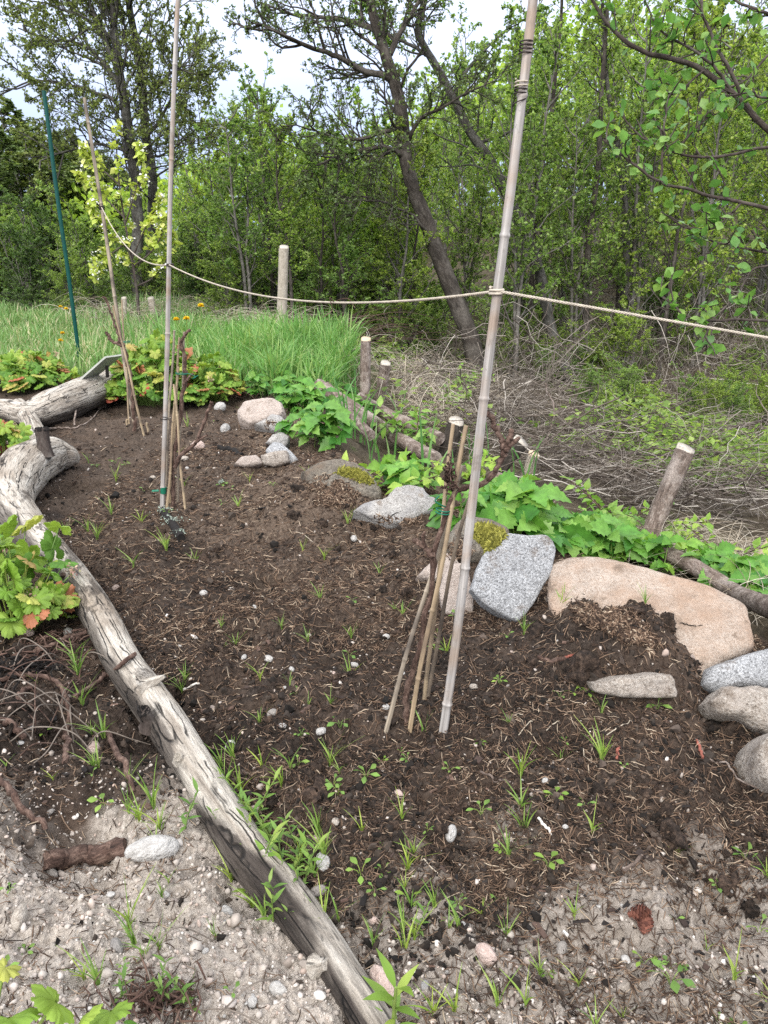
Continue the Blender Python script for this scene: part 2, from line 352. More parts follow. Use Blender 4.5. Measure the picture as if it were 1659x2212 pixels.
MAT = {}
def build_mats():
    m = MAT
    m['soil'] = soil_mat()
    m['grey_granite'] = granite('grey_granite', (.40, .405, .41), (.66, .67, .68), (.16, .16, .165), sc=190)
    m['pale_granite'] = granite('pale_granite', (.44, .42, .395), (.57, .55, .52), (.22, .205, .19), (.34, .335, .34), 150, (.25, .20, .14))
    m['pink_granite'] = granite('pink_granite', (.52, .435, .38), (.60, .52, .46), (.38, .30, .25), (.53, .46, .41), 150)
    m['orange_granite'] = granite('orange_granite', (.54, .44, .36), (.62, .53, .45), (.40, .30, .23), (.47, .32, .225), 150)
    m['brown_granite'] = granite('brown_granite', (.43, .37, .31), (.58, .53, .47), (.17, .14, .115), (.48, .42, .37), 150)
    m['cobble'] = granite('white_cobble', (.52, .52, .51), (.64, .64, .63), (.36, .34, .33), (.50, .40, .36), 40)
    m['moss_stone'] = granite('moss_stone', (.20, .18, .15), (.30, .27, .22), (.08, .07, .06), (.15, .12, .09), 90)
    m['pebble'] = None
    k = NT('pebble_stone'); o = k.obj(); c = k.ramp(k.rndobj(), [(0, (.30, .27, .24)), (.3, (.40, .37, .34)), (.5, (.36, .28, .24)), (.7, (.30, .295, .285)), (1, (.50, .48, .455))])
    c = k.mix(1.0, c, k.ramp(k.noise(o, 2.5, 6, .7), [(.3, .6), (.7, 1.15)]), 'MULTIPLY'); m['pebble'] = k.col(c, .75).bump(k.noise(o, 5, 6), .08, .5).m
    for nm, ca, cb in (('pebble_white', (.36, .345, .325), (.55, .535, .51)), ('pebble_pink', (.40, .29, .245), (.56, .45, .40)), ('pebble_brown', (.30, .255, .21), (.50, .45, .39))):
        k = NT(nm + '_stone'); o = k.obj(); c = k.ramp(k.noise(o, 2.2, 7, .7, None, .5), [(.35, ca), (.6, cb)]); c = k.mix(k.ramp(k.noise(o, 9, 5, .7), [(.55, 0), (.68, .5)]), c, (.22, .18, .15)); m[nm] = k.col(c, .75).bump(k.noise(o, 5, 6), .08, .5).m
    m['gravel'] = isl_mat('gravel_grit', [(0, (.20, .165, .14)), (.35, (.36, .315, .275)), (.6, (.46, .415, .37)), (.8, (.40, .31, .26)), (1, (.62, .59, .55))])
    m['crumb'] = isl_mat('soil_crumb', [(0, (.006, .005, .004)), (.45, (.02, .015, .012)), (.8, (.05, .038, .029)), (1, (.10, .075, .06))], .95, 150)
    m['straw'] = isl_mat('peat_straw', [(0, (.020, .013, .010)), (.4, (.06, .037, .025)), (.7, (.135, .086, .056)), (.9, (.23, .16, .11)), (1, (.42, .34, .25))], .9, 40)
    k = NT('soil_clod'); o = k.obj(); f = k.noise(o, 90, 5, .7); c = k.ramp(f, [(.3, (.008, .006, .005)), (.5, (.036, .026, .02)), (.7, (.11, .08, .06))]); c = k.mix(1.0, c, k.ramp(k.isl(), [(0, (.5, .5, .5)), (1, (1.6, 1.45, 1.35))]), 'MULTIPLY'); m['clod'] = k.col(c, .95).bump(f, .012).m
    m['chip'] = isl_mat('bark_chip', [(0, (.006, .005, .005)), (.5, (.02, .015, .013)), (.85, (.06, .038, .03)), (1, (.16, .10, .075))], .75)
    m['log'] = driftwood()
    m['char'] = flat_mat('charred_wood', (.012, .010, .009), .9, .6, 60)
    m['bamboo_grey'] = bamboo('bamboo_grey', (.27, .25, .235), (.47, .445, .42), (.33, .25, .19))
    m['bamboo_tan'] = bamboo('bamboo_tan', (.27, .195, .12), (.44, .345, .225), (.17, .125, .09))
    m['cane_worn'] = bamboo('cane_worn', (.20, .165, .13), (.43, .36, .27), (.085, .07, .06))
    m['cane_dark'] = bamboo('cane_dark', (.10, .075, .055), (.24, .19, .14), (.05, .04, .034))
    m['vine'] = bark_mat('vine_bark', (.022, .013, .010), (.085, .05, .038), (.24, .165, .13), 45, .006)
    m['green_paint'] = flat_mat('green_plastic', (.004, .052, .042), .35, .2, 30)
    m['green_tie'] = flat_mat('green_tie_wire', (.01, .13, .075), .5, .2)
    m['wire'] = flat_mat('rusty_wire', (.03, .022, .02), .6, .3)
    m['rope'] = flat_mat('hemp_rope', (.45, .40, .33), .9, .25, 90)
    m['old_wood'] = bark_mat('weathered_wood', (.20, .17, .135), (.37, .325, .265), (.46, .41, .35), 30, .004)
    m['cut_wood'] = flat_mat('cut_wood', (.46, .36, .25), .8, .25, 40)
    m['cut_grey'] = flat_mat('cut_wood_grey', (.37, .335, .285), .85, .45, 70)
    m['slate'] = flat_mat('slate_board', (.36, .37, .33), .6, .15, 14)
    m['bark_alder'] = bark_mat('alder_bark', (.015, .0125, .010), (.048, .040, .033), (.115, .103, .088), 7, .02)
    m['bark_lichen'] = bark_mat('lichen_bark', (.02, .018, .015), (.058, .054, .047), (.15, .148, .135), 8, .02)
    m['bark_sap'] = bark_mat('sapling_bark', (.04, .036, .031), (.105, .097, .085), (.22, .21, .19), 14, .004)
    m['bark_twig'] = bark_mat('twig_bark', (.025, .018, .015), (.065, .050, .043), (.13, .115, .10), 14, .004)
    m['bark_cherry'] = bark_mat('cherry_bark', (.05, .036, .03), (.19, .145, .12), (.44, .38, .34), 22, .012)
    m['brush'] = isl_mat('dead_twigs', [(0, (.04, .03, .023)), (.5, (.13, .105, .085)), (.8, (.27, .235, .20)), (1, (.46, .42, .37))])
    m['red_brush'] = isl_mat('russet_twigs', [(0, (.03, .017, .012)), (.6, (.085, .048, .036)), (1, (.16, .105, .08))])
    m['dead_grass'] = isl_mat('dead_grass', [(0, (.22, .175, .125)), (.5, (.40, .34, .26)), (1, (.60, .55, .46))])
    m['grass'] = leaf_mat('meadow_grass', [(0, (.12, .22, .06)), (.5, (.17, .31, .10)), (.68, (.24, .36, .15)), (1, (.52, .46, .30))], .3, .5, 3)
    m['blade'] = leaf_mat('lush_grass', [(0, (.08, .20, .05)), (.6, (.14, .30, .09)), (1, (.28, .40, .17))], .3, .45, 8)
    m['weed'] = leaf_mat('weed_leaf', [(0, (.10, .20, .04)), (.6, (.17, .29, .06)), (1, (.28, .38, .10))], .3, .45, 30)
    m['geranium'] = leaf_mat('geranium_leaf', [(0, (.09, .21, .03)), (.45, (.16, .29, .04)), (.75, (.26, .37, .06)), (.90, (.40, .42, .10)), (.95, (.38, .23, .10)), (1, (.42, .09, .06))], .3, .5, 30, False)
    m['gstem'] = leaf_mat('green_stem', [(0, (.14, .24, .06)), (1, (.22, .30, .09))], .1, .5, 30)
    m['bud'] = isl_mat('flower_bud', [(0, (.30, .30, .14)), (.6, (.46, .34, .25)), (1, (.50, .24, .22))])
    m['bramble'] = leaf_mat('broad_leaf', [(0, (.05, .17, .028)), (.5, (.105, .265, .04)), (1, (.23, .38, .085))], .3, .4, 30)
    m['dogwood'] = leaf_mat('shrub_leaf', [(0, (.11, .24, .04)), (.6, (.19, .32, .06)), (1, (.29, .40, .11))], .35, .4, 30)
    m['alder_near'] = leaf_mat('alder_leaf_near', [(0, (.08, .19, .045)), (.6, (.15, .29, .065)), (1, (.27, .39, .11))], .45, .3, 40)
    m['leaf_a'] = leaf_mat('alder_leaf', [(0, (.095, .165, .040)), (.5, (.165, .27, .062)), (1, (.31, .41, .14))], .5, .45, 2)
    m['leaf_b'] = leaf_mat('willow_leaf', [(0, (.13, .22, .030)), (.5, (.225, .35, .048)), (1, (.35, .46, .11))], .5, .45, 2)
    m['leaf_dark'] = leaf_mat('hedge_leaf', [(0, (.05, .10, .028)), (.5, (.09, .16, .042)), (1, (.17, .25, .075))], .4, .45, 2)
    m['leaf_bud'] = leaf_mat('budding_leaf', [(0, (.075, .10, .04)), (.5, (.125, .18, .06)), (1, (.21, .27, .10))], .35, .5, 2)
    m['needle'] = leaf_mat('spruce_needle', [(0, (.09, .105, .062)), (.6, (.18, .18, .115)), (1, (.27, .245, .18))], .1, .6, 2)
    m['apple_leaf'] = leaf_mat('apple_leaf', [(0, (.26, .38, .08)), (.7, (.38, .48, .16)), (1, (.52, .58, .30))], .35, .5, 10)
    m['blossom'] = isl_mat('apple_blossom', [(0, (.62, .62, .58)), (1, (.82, .82, .80))])
    m['yellow'] = isl_mat('dandelion_yellow', [(0, (.75, .46, .01)), (1, (.85, .62, .02))])
    m['moss'] = isl_mat('yellow_moss', [(0, (.10, .10, .018)), (.6, (.22, .21, .035)), (1, (.34, .32, .07))])
    m['lichen'] = isl_mat('grey_lichen', [(0, (.20, .25, .20)), (1, (.40, .46, .39))])
    m['cone'] = isl_mat('cone_scale', [(0, (.07, .025, .018)), (1, (.19, .075, .05))])
    m['brick_red'] = flat_mat('red_brick', (.25, .085, .06), .9, .4, 60)
    m['bone'] = flat_mat('bleached_root', (.62, .58, .52), .8, .2, 90)
build_mats()

# ------------------------------------------------------------------ ground: one sheet from underfoot to the horizon
def make_ground():
    r = np.concatenate([[.02, .2, .4], np.geomspace(.55, 6, 640), np.geomspace(6.1, 30, 130), np.geomspace(31, 420, 24)])
    a = np.concatenate([np.linspace(-math.pi, -.62, 40)[:-1], np.linspace(-.62, .62, 760), np.linspace(.62, math.pi, 40)[1:-1]])
    Rr, A = np.meshgrid(r, a, indexing='ij'); x = Rr * np.sin(A); y = Rr * np.cos(A)
    z = H(np.clip(x, -60, 60), np.clip(y, -10, 70)) + DET(x, y) * sst(.1, .5, Rr)
    V = np.stack([x, y, z], -1); K, n = Rr.shape
    i = np.arange(K - 1)[:, None] * n; j = np.arange(n)[None]; j2 = (j + 1) % n
    mb = MB(); mb.add(V, np.stack([i + j, i + j2, i + n + j2, i + n + j], -1).reshape(-1, 4))
    o = mb.build('ground', MAT['soil']); x = x.ravel(); y = y.ravel()
    w = fbm2(x * 5, y * 5, 4, 71); s = x - xedge(y)
    inb = x - xlog(y)
    pale = np.where(inb < .05, sst(1.30, 1.12, y + w * .35), .66 * sst(1.12, .93, y + w * .3))
    dry = np.clip(sst(-.55, -.12, s + w * .3) * sst(2.0, 2.7, y) * .95 + .42 * sst(1.9, 3.0, y + 1.4 * w) + .35 * sst(1.3, 1.0, y + w * .4), 0, .85)
    for bx, by, bs, k in ((-.22, 3.02, .26, .8), (-.3, 3.5, .4, .5), (.58, 1.88, .12, .55), (.1, 2.8, .3, .5)): dry = np.clip(dry + k * np.exp(-((x - bx) ** 2 + (y - by) ** 2) / (2 * bs * bs)) * (.8 + w), 0, .95)
    green = sst(6.0, 7.2, y + w + .5 * np.minimum(x, 0)) * (1 - sst(-.1, .5, s)); floor = sst(.02, .25, s + w * .2)
    for nm, v in (('pale', pale), ('dry', dry), ('green', green), ('floor', floor)):
        at = o.data.attributes.new(nm, 'FLOAT', 'POINT'); at.data.foreach_set('value', np.clip(v, 0, 1).astype(np.float32))
    return tag(o, kind='structure')
make_ground()

# ------------------------------------------------------------------ stones
def stone(name, label, px, mat, tilt, front, back, seed, rough=.05, lower=0.0, group=None, e=.55, cat='stone', push=0.0, z0=None):
    px = np.array(px, float); k = int(np.argmax(px[:, 1])); base = hit(px[:, 0].mean(), px[k, 1]) if z0 is None else PG(px[:, 0].mean(), px[k, 1], z0)
    base = base + np.array([0, push, 0])
    t = R(tilt); n = np.array([0, -math.cos(t), math.sin(t)]); o = np.array([0, 0, CAMH]); pts = []
    for p in px:
        d = ray(*p); pts.append(o + d * (np.dot(base - o, n) / np.dot(d, n)))
    ctr = np.mean(pts, 0); u = np.array([1.0, 0, 0]); v = np.cross(n, u)
    q = np.array([[np.dot(p - ctr, u), np.dot(p - ctr, v)] for p in pts])
    c = spline(np.concatenate([q, q[:1]]), 161)[:-1]; c = np.column_stack([c, np.zeros(160)]) if c.shape[1] == 2 else c
    c = .6 * c[:, :2] + .4 * np.array([np.interp(np.linspace(0, len(q), 160, endpoint=False), np.arange(len(q) + 1), np.append(q[:, m], q[0, m])) for m in (0, 1)]).T
    size = np.ptp(q, axis=0).mean(); rings = []
    for ph in np.concatenate([np.linspace(-1, 1, 61)[1:-1]]):
        a = ph * math.pi / 2; rad = math.cos(a) ** e; h = abs(math.sin(a)) ** (e if abs(ph) < .999 else 1) * (front if ph > 0 else -back)
        rings.append(np.column_stack([c * rad, np.full(160, h)]))
    P = np.array(rings); W = P[..., 0, None] * u + P[..., 1, None] * v + P[..., 2, None] * n + ctr
    W = W.reshape(-1, 3); out = nrm(W - ctr + 1e-6)
    d = fbm3(W / size * 2.2 + seed, 5, seed, .55) * 1.2
    fac = np.abs(fbm3(W / size * 3.1 + seed * 3, 3, seed + 5)); d = d + .5 * (.22 - fac)
    W = W + out * (d * rough * size)[:, None] * np.array([1, 1, 1])
    K = len(rings); i = np.arange(K - 1)[:, None] * 160; j = np.arange(160)[None]; j2 = (j + 1) % 160
    mb = MB(); Fq = np.stack([i + j, i + j2, i + 160 + j2, i + 160 + j], -1).reshape(-1, 4)
    cap0 = ctr - n * back; cap1 = ctr + n * front
    V = np.concatenate([W, [cap0, cap1]]); mb.add(V, Fq); jj = np.arange(160)
    mb.L.append(np.stack([(jj + 1) % 160, jj, np.full(160, len(V) - 2)], -1).ravel()); mb.S.append(np.full(160, 3))
    b = (K - 1) * 160; mb.L.append(np.stack([b + jj, b + (jj + 1) % 160, np.full(160, len(V) - 1)], -1).ravel()); mb.S.append(np.full(160, 3))
    ob = recentre(mb.build(name, MAT[mat])); return tag(ob, label, cat, group or 'stones edging the bed')
STONES = {}
def st(key, *a, **k): STONES[key] = stone(*a, **k)
st('far', 'boulder', 'flat pinkish boulder at the far end of the stone edging beside the geraniums', [(518,893),(530,878),(560,870),(595,867),(612,878),(615,898),(600,908),(570,918),(540,924),(520,912)], 'pink_granite', 48, .06, .13, 1, .07, e=.4)
st('b', 'stone', 'pale whitish stone just in front of the far pinkish boulder', [(551,924),(573,911),(590,900),(610,907),(622,924),(612,938),(590,936),(568,928)], 'pale_granite', 45, .05, .08, 2)
st('c', 'stone', 'small grey rounded stone between the whitish stone and the thin grey slab', [(575,960),(590,942),(610,936),(625,945),(623,962),(608,970)], 'pale_granite', 30, .04, .07, 3)
st('d', 'stone', 'thin grey slab leaning behind the two small brown blocks', [(573,975),(590,956),(610,960),(632,981),(649,999),(625,1004),(590,1000)], 'grey_granite', 35, .03, .05, 4)
st('e', 'stone', 'small squarish brown block in front of the thin grey slab', [(565,986),(590,978),(620,975),(624,998),(596,1010),(568,1004)], 'brown_granite', 25, .04, .05, 5)
st('f', 'stone', 'low whitish pink block left of the squarish brown block', [(506,1006),(523,989),(554,985),(566,995),(565,1004),(529,1010)], 'pink_granite', 35, .03, .05, 6)
st('g', 'boulder', 'brown boulder capped with yellow moss and half buried in dry peat', [(650,1030),(690,1012),(740,1003),(790,1018),(826,1064),(824,1094),(785,1106),(690,1104)], 'moss_stone', 42, .09, .16, 7, z0=.02)
st('h', 'boulder', 'pale grey granite boulder with a ridge, lying right of the moss capped boulder', [(758,1112),(778,1098),(809,1090),(834,1081),(853,1065),(884,1060),(915,1070),(946,1095),(951,1112),(912,1122),(882,1137),(848,1140),(800,1128)], 'pale_granite', 52, .05, .12, 8, .08, e=.42)
st('i', 'boulder', 'low stone under a greenish moss cushion behind the tall leaning pole', [(950,1185),(985,1140),(1010,1126),(1060,1132),(1100,1152),(1095,1190),(1050,1215),(990,1215)], 'moss_stone', 45, .06, .12, 9)
st('j', 'stone', 'rough pink stone chunk left of the upright pink slab', [(900,1250),(925,1222),(955,1200),(985,1205),(992,1235),(950,1258)], 'pink_granite', 50, .03, .05, 10, .09)
st('k', 'stone_slab', 'smooth pink stone slab standing upright behind the tall leaning pole', [(949,1275),(964,1230),(994,1217),(1012,1240),(1019,1280),(1019,1328),(964,1328),(952,1305)], 'pink_granite', 30, .02, .05, 11, .03, e=.35)
st('l', 'stone_slab', 'light grey speckled granite slab propped upright right of the pink slab', [(1017,1275),(1029,1235),(1064,1170),(1094,1152),(1129,1157),(1179,1160),(1197,1185),(1189,1235),(1169,1270),(1149,1310),(1119,1346),(1079,1328),(1044,1305)], 'grey_granite', 32, .025, .07, 12, .035, e=.32)
st('m', 'boulder', 'biggest boulder, pale orange granite with a long flat top', [(1192,1240),(1229,1222),(1279,1215),(1329,1222),(1404,1245),(1479,1270),(1554,1300),(1599,1325),(1617,1375),(1619,1408),(1579,1424),(1544,1434),(1519,1464),(1504,1482),(1454,1494),(1340,1480),(1230,1420),(1190,1320)], 'orange_granite', 64, .05, .24, 13, .055, e=.36, z0=.0)
st('n', 'stone', 'brownish layered block below the front of the biggest orange boulder', [(1270,1474),(1329,1462),(1399,1455),(1440,1457),(1449,1475),(1448,1502),(1404,1507),(1329,1502),(1280,1492)], 'brown_granite', 25, .04, .08, 14, .06, e=.4)
st('o', 'stone', 'flat light grey granite stone at the right edge below the biggest boulder', [(1509,1484),(1529,1445),(1579,1425),(1619,1410),(1665,1400),(1740,1396),(1770,1460),(1700,1488),(1580,1490),(1535,1500)], 'grey_granite', 40, .05, .10, 15, .05)
st('p', 'stone', 'knobbly brown granite stone under the flat grey stone at the right edge', [(1524,1518),(1554,1487),(1599,1490),(1629,1488),(1700,1494),(1730,1560),(1690,1602),(1630,1585),(1590,1555),(1545,1545)], 'brown_granite', 42, .05, .10, 16, .06)
st('q', 'stone', 'rounded beige stone lowest on the right edge of the photo', [(1615,1640),(1627,1605),(1660,1583),(1740,1578),(1790,1650),(1730,1725),(1655,1716),(1623,1690)], 'brown_granite', 45, .06, .12, 17, .04)

# moss cushions
def moss(label, px, n, seed, r=.010):
    rg = np.random.default_rng(seed); px = np.array(px, float); P = []
    dg = bpy.context.evaluated_depsgraph_get()
    for _ in range(n * 3):
        w = rg.dirichlet(np.ones(len(px)) * .8); p = w @ px; d = ray(*p)
        ok, loc, nr, *_ = scene.ray_cast(dg, (0, 0, CAMH), d)
        if ok: P.append((*loc, *nr))
        if len(P) >= n: break
    P = np.array(P); N = len(P); mb = MB()
    k = 3; pos = np.repeat(P[:, :3], k, 0); nn = np.repeat(P[:, 3:], k, 0); dd = nrm(nn * .9 + np.array([0, 0, .5]) + rg.normal(0, .55, (N * k, 3)))
    Q = np.stack([pos - dd * .004, pos + dd * r * .6, pos + dd * r * 1.2 * rg.uniform(.6, 1.3, (N * k, 1))], 1)
    mb.strands(Q, np.array([[.0016, .0028, .0004]]) * r / .01, 4)
    return tag(recentre(mb.build('moss', MAT['moss'])), label, 'moss')
def peat_on(px, n, seed, L=.02, holes=.0):
    rg = np.random.default_rng(seed); px = np.array(px, float); P = []; dg = bpy.context.evaluated_depsgraph_get()
    for _ in range(n * 3):
        w = rg.dirichlet(np.ones(len(px)) * .7); p = w @ px; ok, loc, nr, *_ = scene.ray_cast(dg, (0, 0, CAMH), ray(*p))
        if ok and fbm2(np.array([loc[0] * 14]), np.array([loc[1] * 14 + loc[2] * 9]), 3, seed)[0] > holes: P.append((*loc, *nr))
        if len(P) >= n: break
    P = np.array(P); N = len(P); nn = P[:, 3:]; d = nrm(np.cross(nn, nrm(rg.normal(0, 1, (N, 3))))) ; l = L * rg.uniform(.3, 1.3, (N, 1)); c = P[:, :3] + nn * rg.uniform(0, .010, (N, 1)); bend = rg.normal(0, .2, (N, 3)) * l
    mb = MB(); mb.strands(np.stack([c - d * l * .5, c - d * l * .2 + bend * .5, c + bend * .6 + nn * .002, c + d * l * .5], 1), rg.uniform(.0009, .0024, (N, 1)) * np.array([[.5, 1, 1, .4]]), 4); return tag(mb.build('peat_litter', MAT['straw']), kind='stuff')
bpy.context.view_layer.update()
moss('yellow green moss cushion on top of the half buried brown boulder', [(715,1020),(740,1010),(770,1014),(800,1030),(818,1050),(790,1040),(750,1028)], 4200, 3, .016)
moss('dull green moss cushion on the low stone behind the tall leaning pole', [(1020,1130),(1060,1130),(1098,1150),(1080,1180),(1050,1195),(1020,1160)], 4200, 4, .013)

peat_on([(650,1030),(690,1014),(740,1006),(775,1030),(785,1075),(780,1104),(690,1106),(640,1080)], 6500, 1, .026, -.30)
peat_on([(940,1200),(985,1140),(1015,1150),(1030,1190),(1010,1215),(960,1220)], 2600, 2, .022, -.25)
peat_on([(1195,1290),(1235,1255),(1300,1275),(1400,1330),(1420,1380),(1500,1440),(1460,1470),(1300,1400),(1200,1330)], 6500, 3, .020, -.08)
peat_on([(770,1100),(800,1112),(860,1132),(930,1118),(930,1130),(860,1140),(790,1128)], 900, 4, .020, -.1)
peat_on([(555,925),(575,905),(600,910),(590,930)], 350, 5, .03, .0)
# ------------------------------------------------------------------ driftwood
def set_low(o, fn):
    n = len(o.data.vertices); c = np.empty(n * 3, np.float32); o.data.attributes['tc'].data.foreach_get('vector', c); c = c.reshape(-1, 3)
    at = o.data.attributes.new('low', 'FLOAT_VECTOR', 'POINT'); v = fn(c); at.data.foreach_set('vector', np.repeat(v[:, None], 3, 1).ravel().astype(np.float32)); return o
def log_pts(spec, n):                           # px, py, radius, centre height as a fraction of the radius
    C = []
    for px, py, r, k in spec:
        g = PG(px, py, 0); g = PG(px, py, float(H(g[0], g[1])) + r * k); C.append((*g, r))
    return spline(C, n)
A = log_pts([(880,2330,.028,.1),(806,2210,.027,.0),(692,2036,.031,.1),(606,1925,.035,.2),(530,1836,.038,.3),(423,1665,.041,.4),(340,1535,.044,.45),(266,1430,.046,.5),(197,1305,.050,.6),(116,1205,.060,.7),(55,1140,.072,.8),(22,1075,.092,.8),(52,1015,.108,.9),(105,985,.096,1.0),(140,985,.066,1.2),(158,992,.034,1.3)], 230)
lg = empty('driftwood_log', hit(400, 1700), 'long bleached grey driftwood trunk with a flared knotty end, edging the bed', 'log')
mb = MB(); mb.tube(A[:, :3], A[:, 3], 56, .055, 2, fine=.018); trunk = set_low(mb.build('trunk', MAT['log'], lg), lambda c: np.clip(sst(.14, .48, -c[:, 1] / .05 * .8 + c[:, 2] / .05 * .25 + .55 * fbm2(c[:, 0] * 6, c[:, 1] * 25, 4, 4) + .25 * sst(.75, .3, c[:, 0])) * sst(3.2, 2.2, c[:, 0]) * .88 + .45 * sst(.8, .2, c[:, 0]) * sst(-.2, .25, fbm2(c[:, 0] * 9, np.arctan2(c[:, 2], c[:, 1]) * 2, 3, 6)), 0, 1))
def stub(name, px, py, d, L, r, mat, parent, tip='char', lift=.05, seed=1, tipr=.9, fl=1.9):
    dg = bpy.context.evaluated_depsgraph_get(); bpy.context.view_layer.update()
    ok, loc, nr, *_ = scene.ray_cast(bpy.context.evaluated_depsgraph_get(), (0, 0, CAMH), ray(px, py)); loc = np.array(loc); d = nrm(np.array(d, float))
    P = np.array([loc - d * r * .8, loc - d * r * .1, loc + d * L * .35, loc + d * L * .7, loc + d * L]); m = MB()
    m.tube(spline(P, 14), np.interp(np.linspace(0, 1, 14), [0, .25, .5, 1], [r * fl, r * (1 + (fl - 1) * .4), r, r * tipr]), 18, .10, seed, fine=.03)
    o = set_low(m.build(name, MAT[mat], parent), lambda c: c[:, 0] * 0)
    if tip:
        rg = np.random.default_rng(seed); m = MB(); a = rg.uniform(0, 6.28, 90); q = np.sqrt(rg.uniform(0, 1, 90)) * r * tipr
        u = nrm(np.cross(d, [0, 0, 1.01])); v = np.cross(d, u); b = loc + d * L * .9 + np.cos(a)[:, None] * q[:, None] * u + np.sin(a)[:, None] * q[:, None] * v
        h = rg.uniform(.15, .6, 90) * r
        m.strands(np.stack([b, b + d * h[:, None] * .6, b + d * h[:, None]], 1), np.array([[.22, .2, .08]]) * r, 4)
        m.build('broken_end', MAT[tip], o)
    return o
stub('branch_stub', 322, 1560, (-.12, -.35, 1), .042, .0145, 'bark_twig', lg, 'char')
stub('branch_stub', 318, 1478, (.8, .1, .35), .045, .013, 'log', lg, None, tipr=.35, fl=2.6)
stub('branch_stub', 388, 1640, (-.1, -.5, .8), .012, .009, 'log', lg, 'cut_grey')
stub('branch_stub', 138, 1244, (-.1, -.5, .8), .010, .008, 'vine', lg, None)
stub('branch_stub', 97, 975, (-.05, .12, 1), .105, .030, 'bark_twig', lg, 'char', seed=5, fl=1.5)
stub('branch_stub', 690, 2085, (.5, -.3, .5), .015, .01, 'log', lg, None)
C2 = log_pts([(262,820,.10,.8),(240,830,.112,.8),(180,853,.118,.8),(120,876,.112,.85),(78,892,.09,.95),(48,894,.07,1.2),(15,884,.066,1.3),(-60,880,.06,1.2)], 110)
lg2 = empty('driftwood_log', hit(150, 918), 'shorter thick driftwood log with dark weathered grain under the tilted board', 'log')
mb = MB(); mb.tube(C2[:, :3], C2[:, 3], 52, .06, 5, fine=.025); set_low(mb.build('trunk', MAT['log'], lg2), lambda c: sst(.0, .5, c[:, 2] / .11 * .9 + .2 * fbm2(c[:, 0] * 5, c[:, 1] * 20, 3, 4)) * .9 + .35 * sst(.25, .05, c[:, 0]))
D2 = log_pts([(40,880,.06,1.4),(62,905,.055,1.4),(80,938,.05,1.3),(92,962,.05,1.2)], 40)
mb = MB(); mb.tube(D2[:, :3], D2[:, 3], 36, .06, 8, fine=.02); set_low(mb.build('branch', MAT['log'], lg2), lambda c: c[:, 0] * 0)
stub('branch_stub', 135, 858, (.1, -.6, .6), .02, .016, 'log', lg2, None)
# splits in the grey wood: thin dark cracks let into the surface
def hit_s(px, py):
    bpy.context.view_layer.update(); ok, loc, *_ = scene.ray_cast(bpy.context.evaluated_depsgraph_get(), (0, 0, CAMH), ray(px, py)); return np.array(loc)
def crack(px, w, parent):
    bpy.context.view_layer.update(); dg = bpy.context.evaluated_depsgraph_get(); P = []
    for q in spline(np.array([(*p, 0) for p in px], float), 26):
        ok, loc, nr, _, ob, _ = scene.ray_cast(dg, (0, 0, CAMH), ray(q[0], q[1]))
        if ok: P.append(np.array(loc) - np.array(nr) * w * .35)
    P = np.array(P); P += np.random.default_rng(len(px)).normal(0, .0012, P.shape)
    m = MB(); m.tube(P, w * np.sin(np.linspace(.12, math.pi - .12, len(P))), 6); m.build('crack', MAT['char'], parent)
crack([(150,1255),(175,1300),(190,1350),(205,1395)], .0035, lg)
crack([(60,985),(50,1010),(40,1040),(38,1075)], .003, lg); crack([(80,1045),(95,1010),(130,1000)], .0025, lg)
crack([(335,1590),(350,1640),(365,1690),(395,1740)], .002, lg); crack([(285,1490),(300,1530),(310,1570)], .002, lg)
crack([(1350,1348),(1372,1352),(1395,1362)], .0022, STONES['m']); crack([(1420,1350),(1460,1345),(1500,1352),(1530,1349)], .0016, STONES['m']); crack([(835,1125),(850,1112),(866,1104)], .002, STONES['h'])
crack([(75,885),(110,870),(150,850)], .004, lg2); crack([(100,905),(150,888),(220,862)], .003, lg2)

# ------------------------------------------------------------------ canes, poles and what is tied to them
def cane(name, bot, top, r, mat, label, cat, group=None, nodes=(), dY=0.0, bend=0.0, sink=.05, knots=True, parent=None, taper=.8, rseed=1, worn=.05, node_r=1.26):
    b = hit(*bot, False) if len(bot) == 2 else np.array(bot); t = PY(*top, b[1] + dY); ax = nrm(t - b)
    P0 = b - ax * sink; K = 90; s = np.linspace(0, 1, K); nd = sorted([float(q) for q in nodes])
    for q in nd: s = np.concatenate([s, np.clip(q + np.array([-.006, -.003, 0, .003, .006]) * .9 / max(np.linalg.norm(t - P0), .3), 0, 1)])
    s = np.sort(s); P = P0 + (t - P0) * s[:, None]; side = nrm(np.cross(ax, [0, 1, 0]))
    P = P + side * (bend * np.sin(s * math.pi) + .0025 * np.sin(s * 9 + rseed))[:, None]
    rr = r * (1 - (1 - taper) * s); L = np.linalg.norm(t - P0)
    for q in nd: rr = rr * (1 + (node_r - 1) * np.exp(-((s - q) * L / .0035) ** 2)) * (1 - .05 * np.exp(-((s - q) * L / .03) ** 2))
    mb = MB(); mb.tube(P, rr, 20, .02, rseed)
    o = mb.build(name, MAT[mat], parent)
    if parent is None: recentre(o); tag(o, label, cat, group)
    return o, P0, t
def at_px(P0, t, py):                            # the point of a cane that shows at image height py
    best = min(np.linspace(0, 1, 400), key=lambda s: abs(proj(P0 + (t - P0) * s)[1] - py)); return P0 + (t - P0) * best
def proj(p):
    d = depth_of(p); up = p[1] * SP + (p[2] - CAMH) * CP; return 829.5 + p[0] / d * F, 1106 - up / d * F
def node_fracs(bot, top, ys, sink=.05, dY=0.0):
    b = hit(*bot, False); t = PY(*top, b[1] + dY); ax = nrm(t - b); P0 = b - ax * sink; S = np.linspace(0, 1, 800)
    py = np.array([proj(P0 + (t - P0) * s)[1] for s in S]); return [S[int(np.argmin(np.abs(py - y)))] for y in ys]
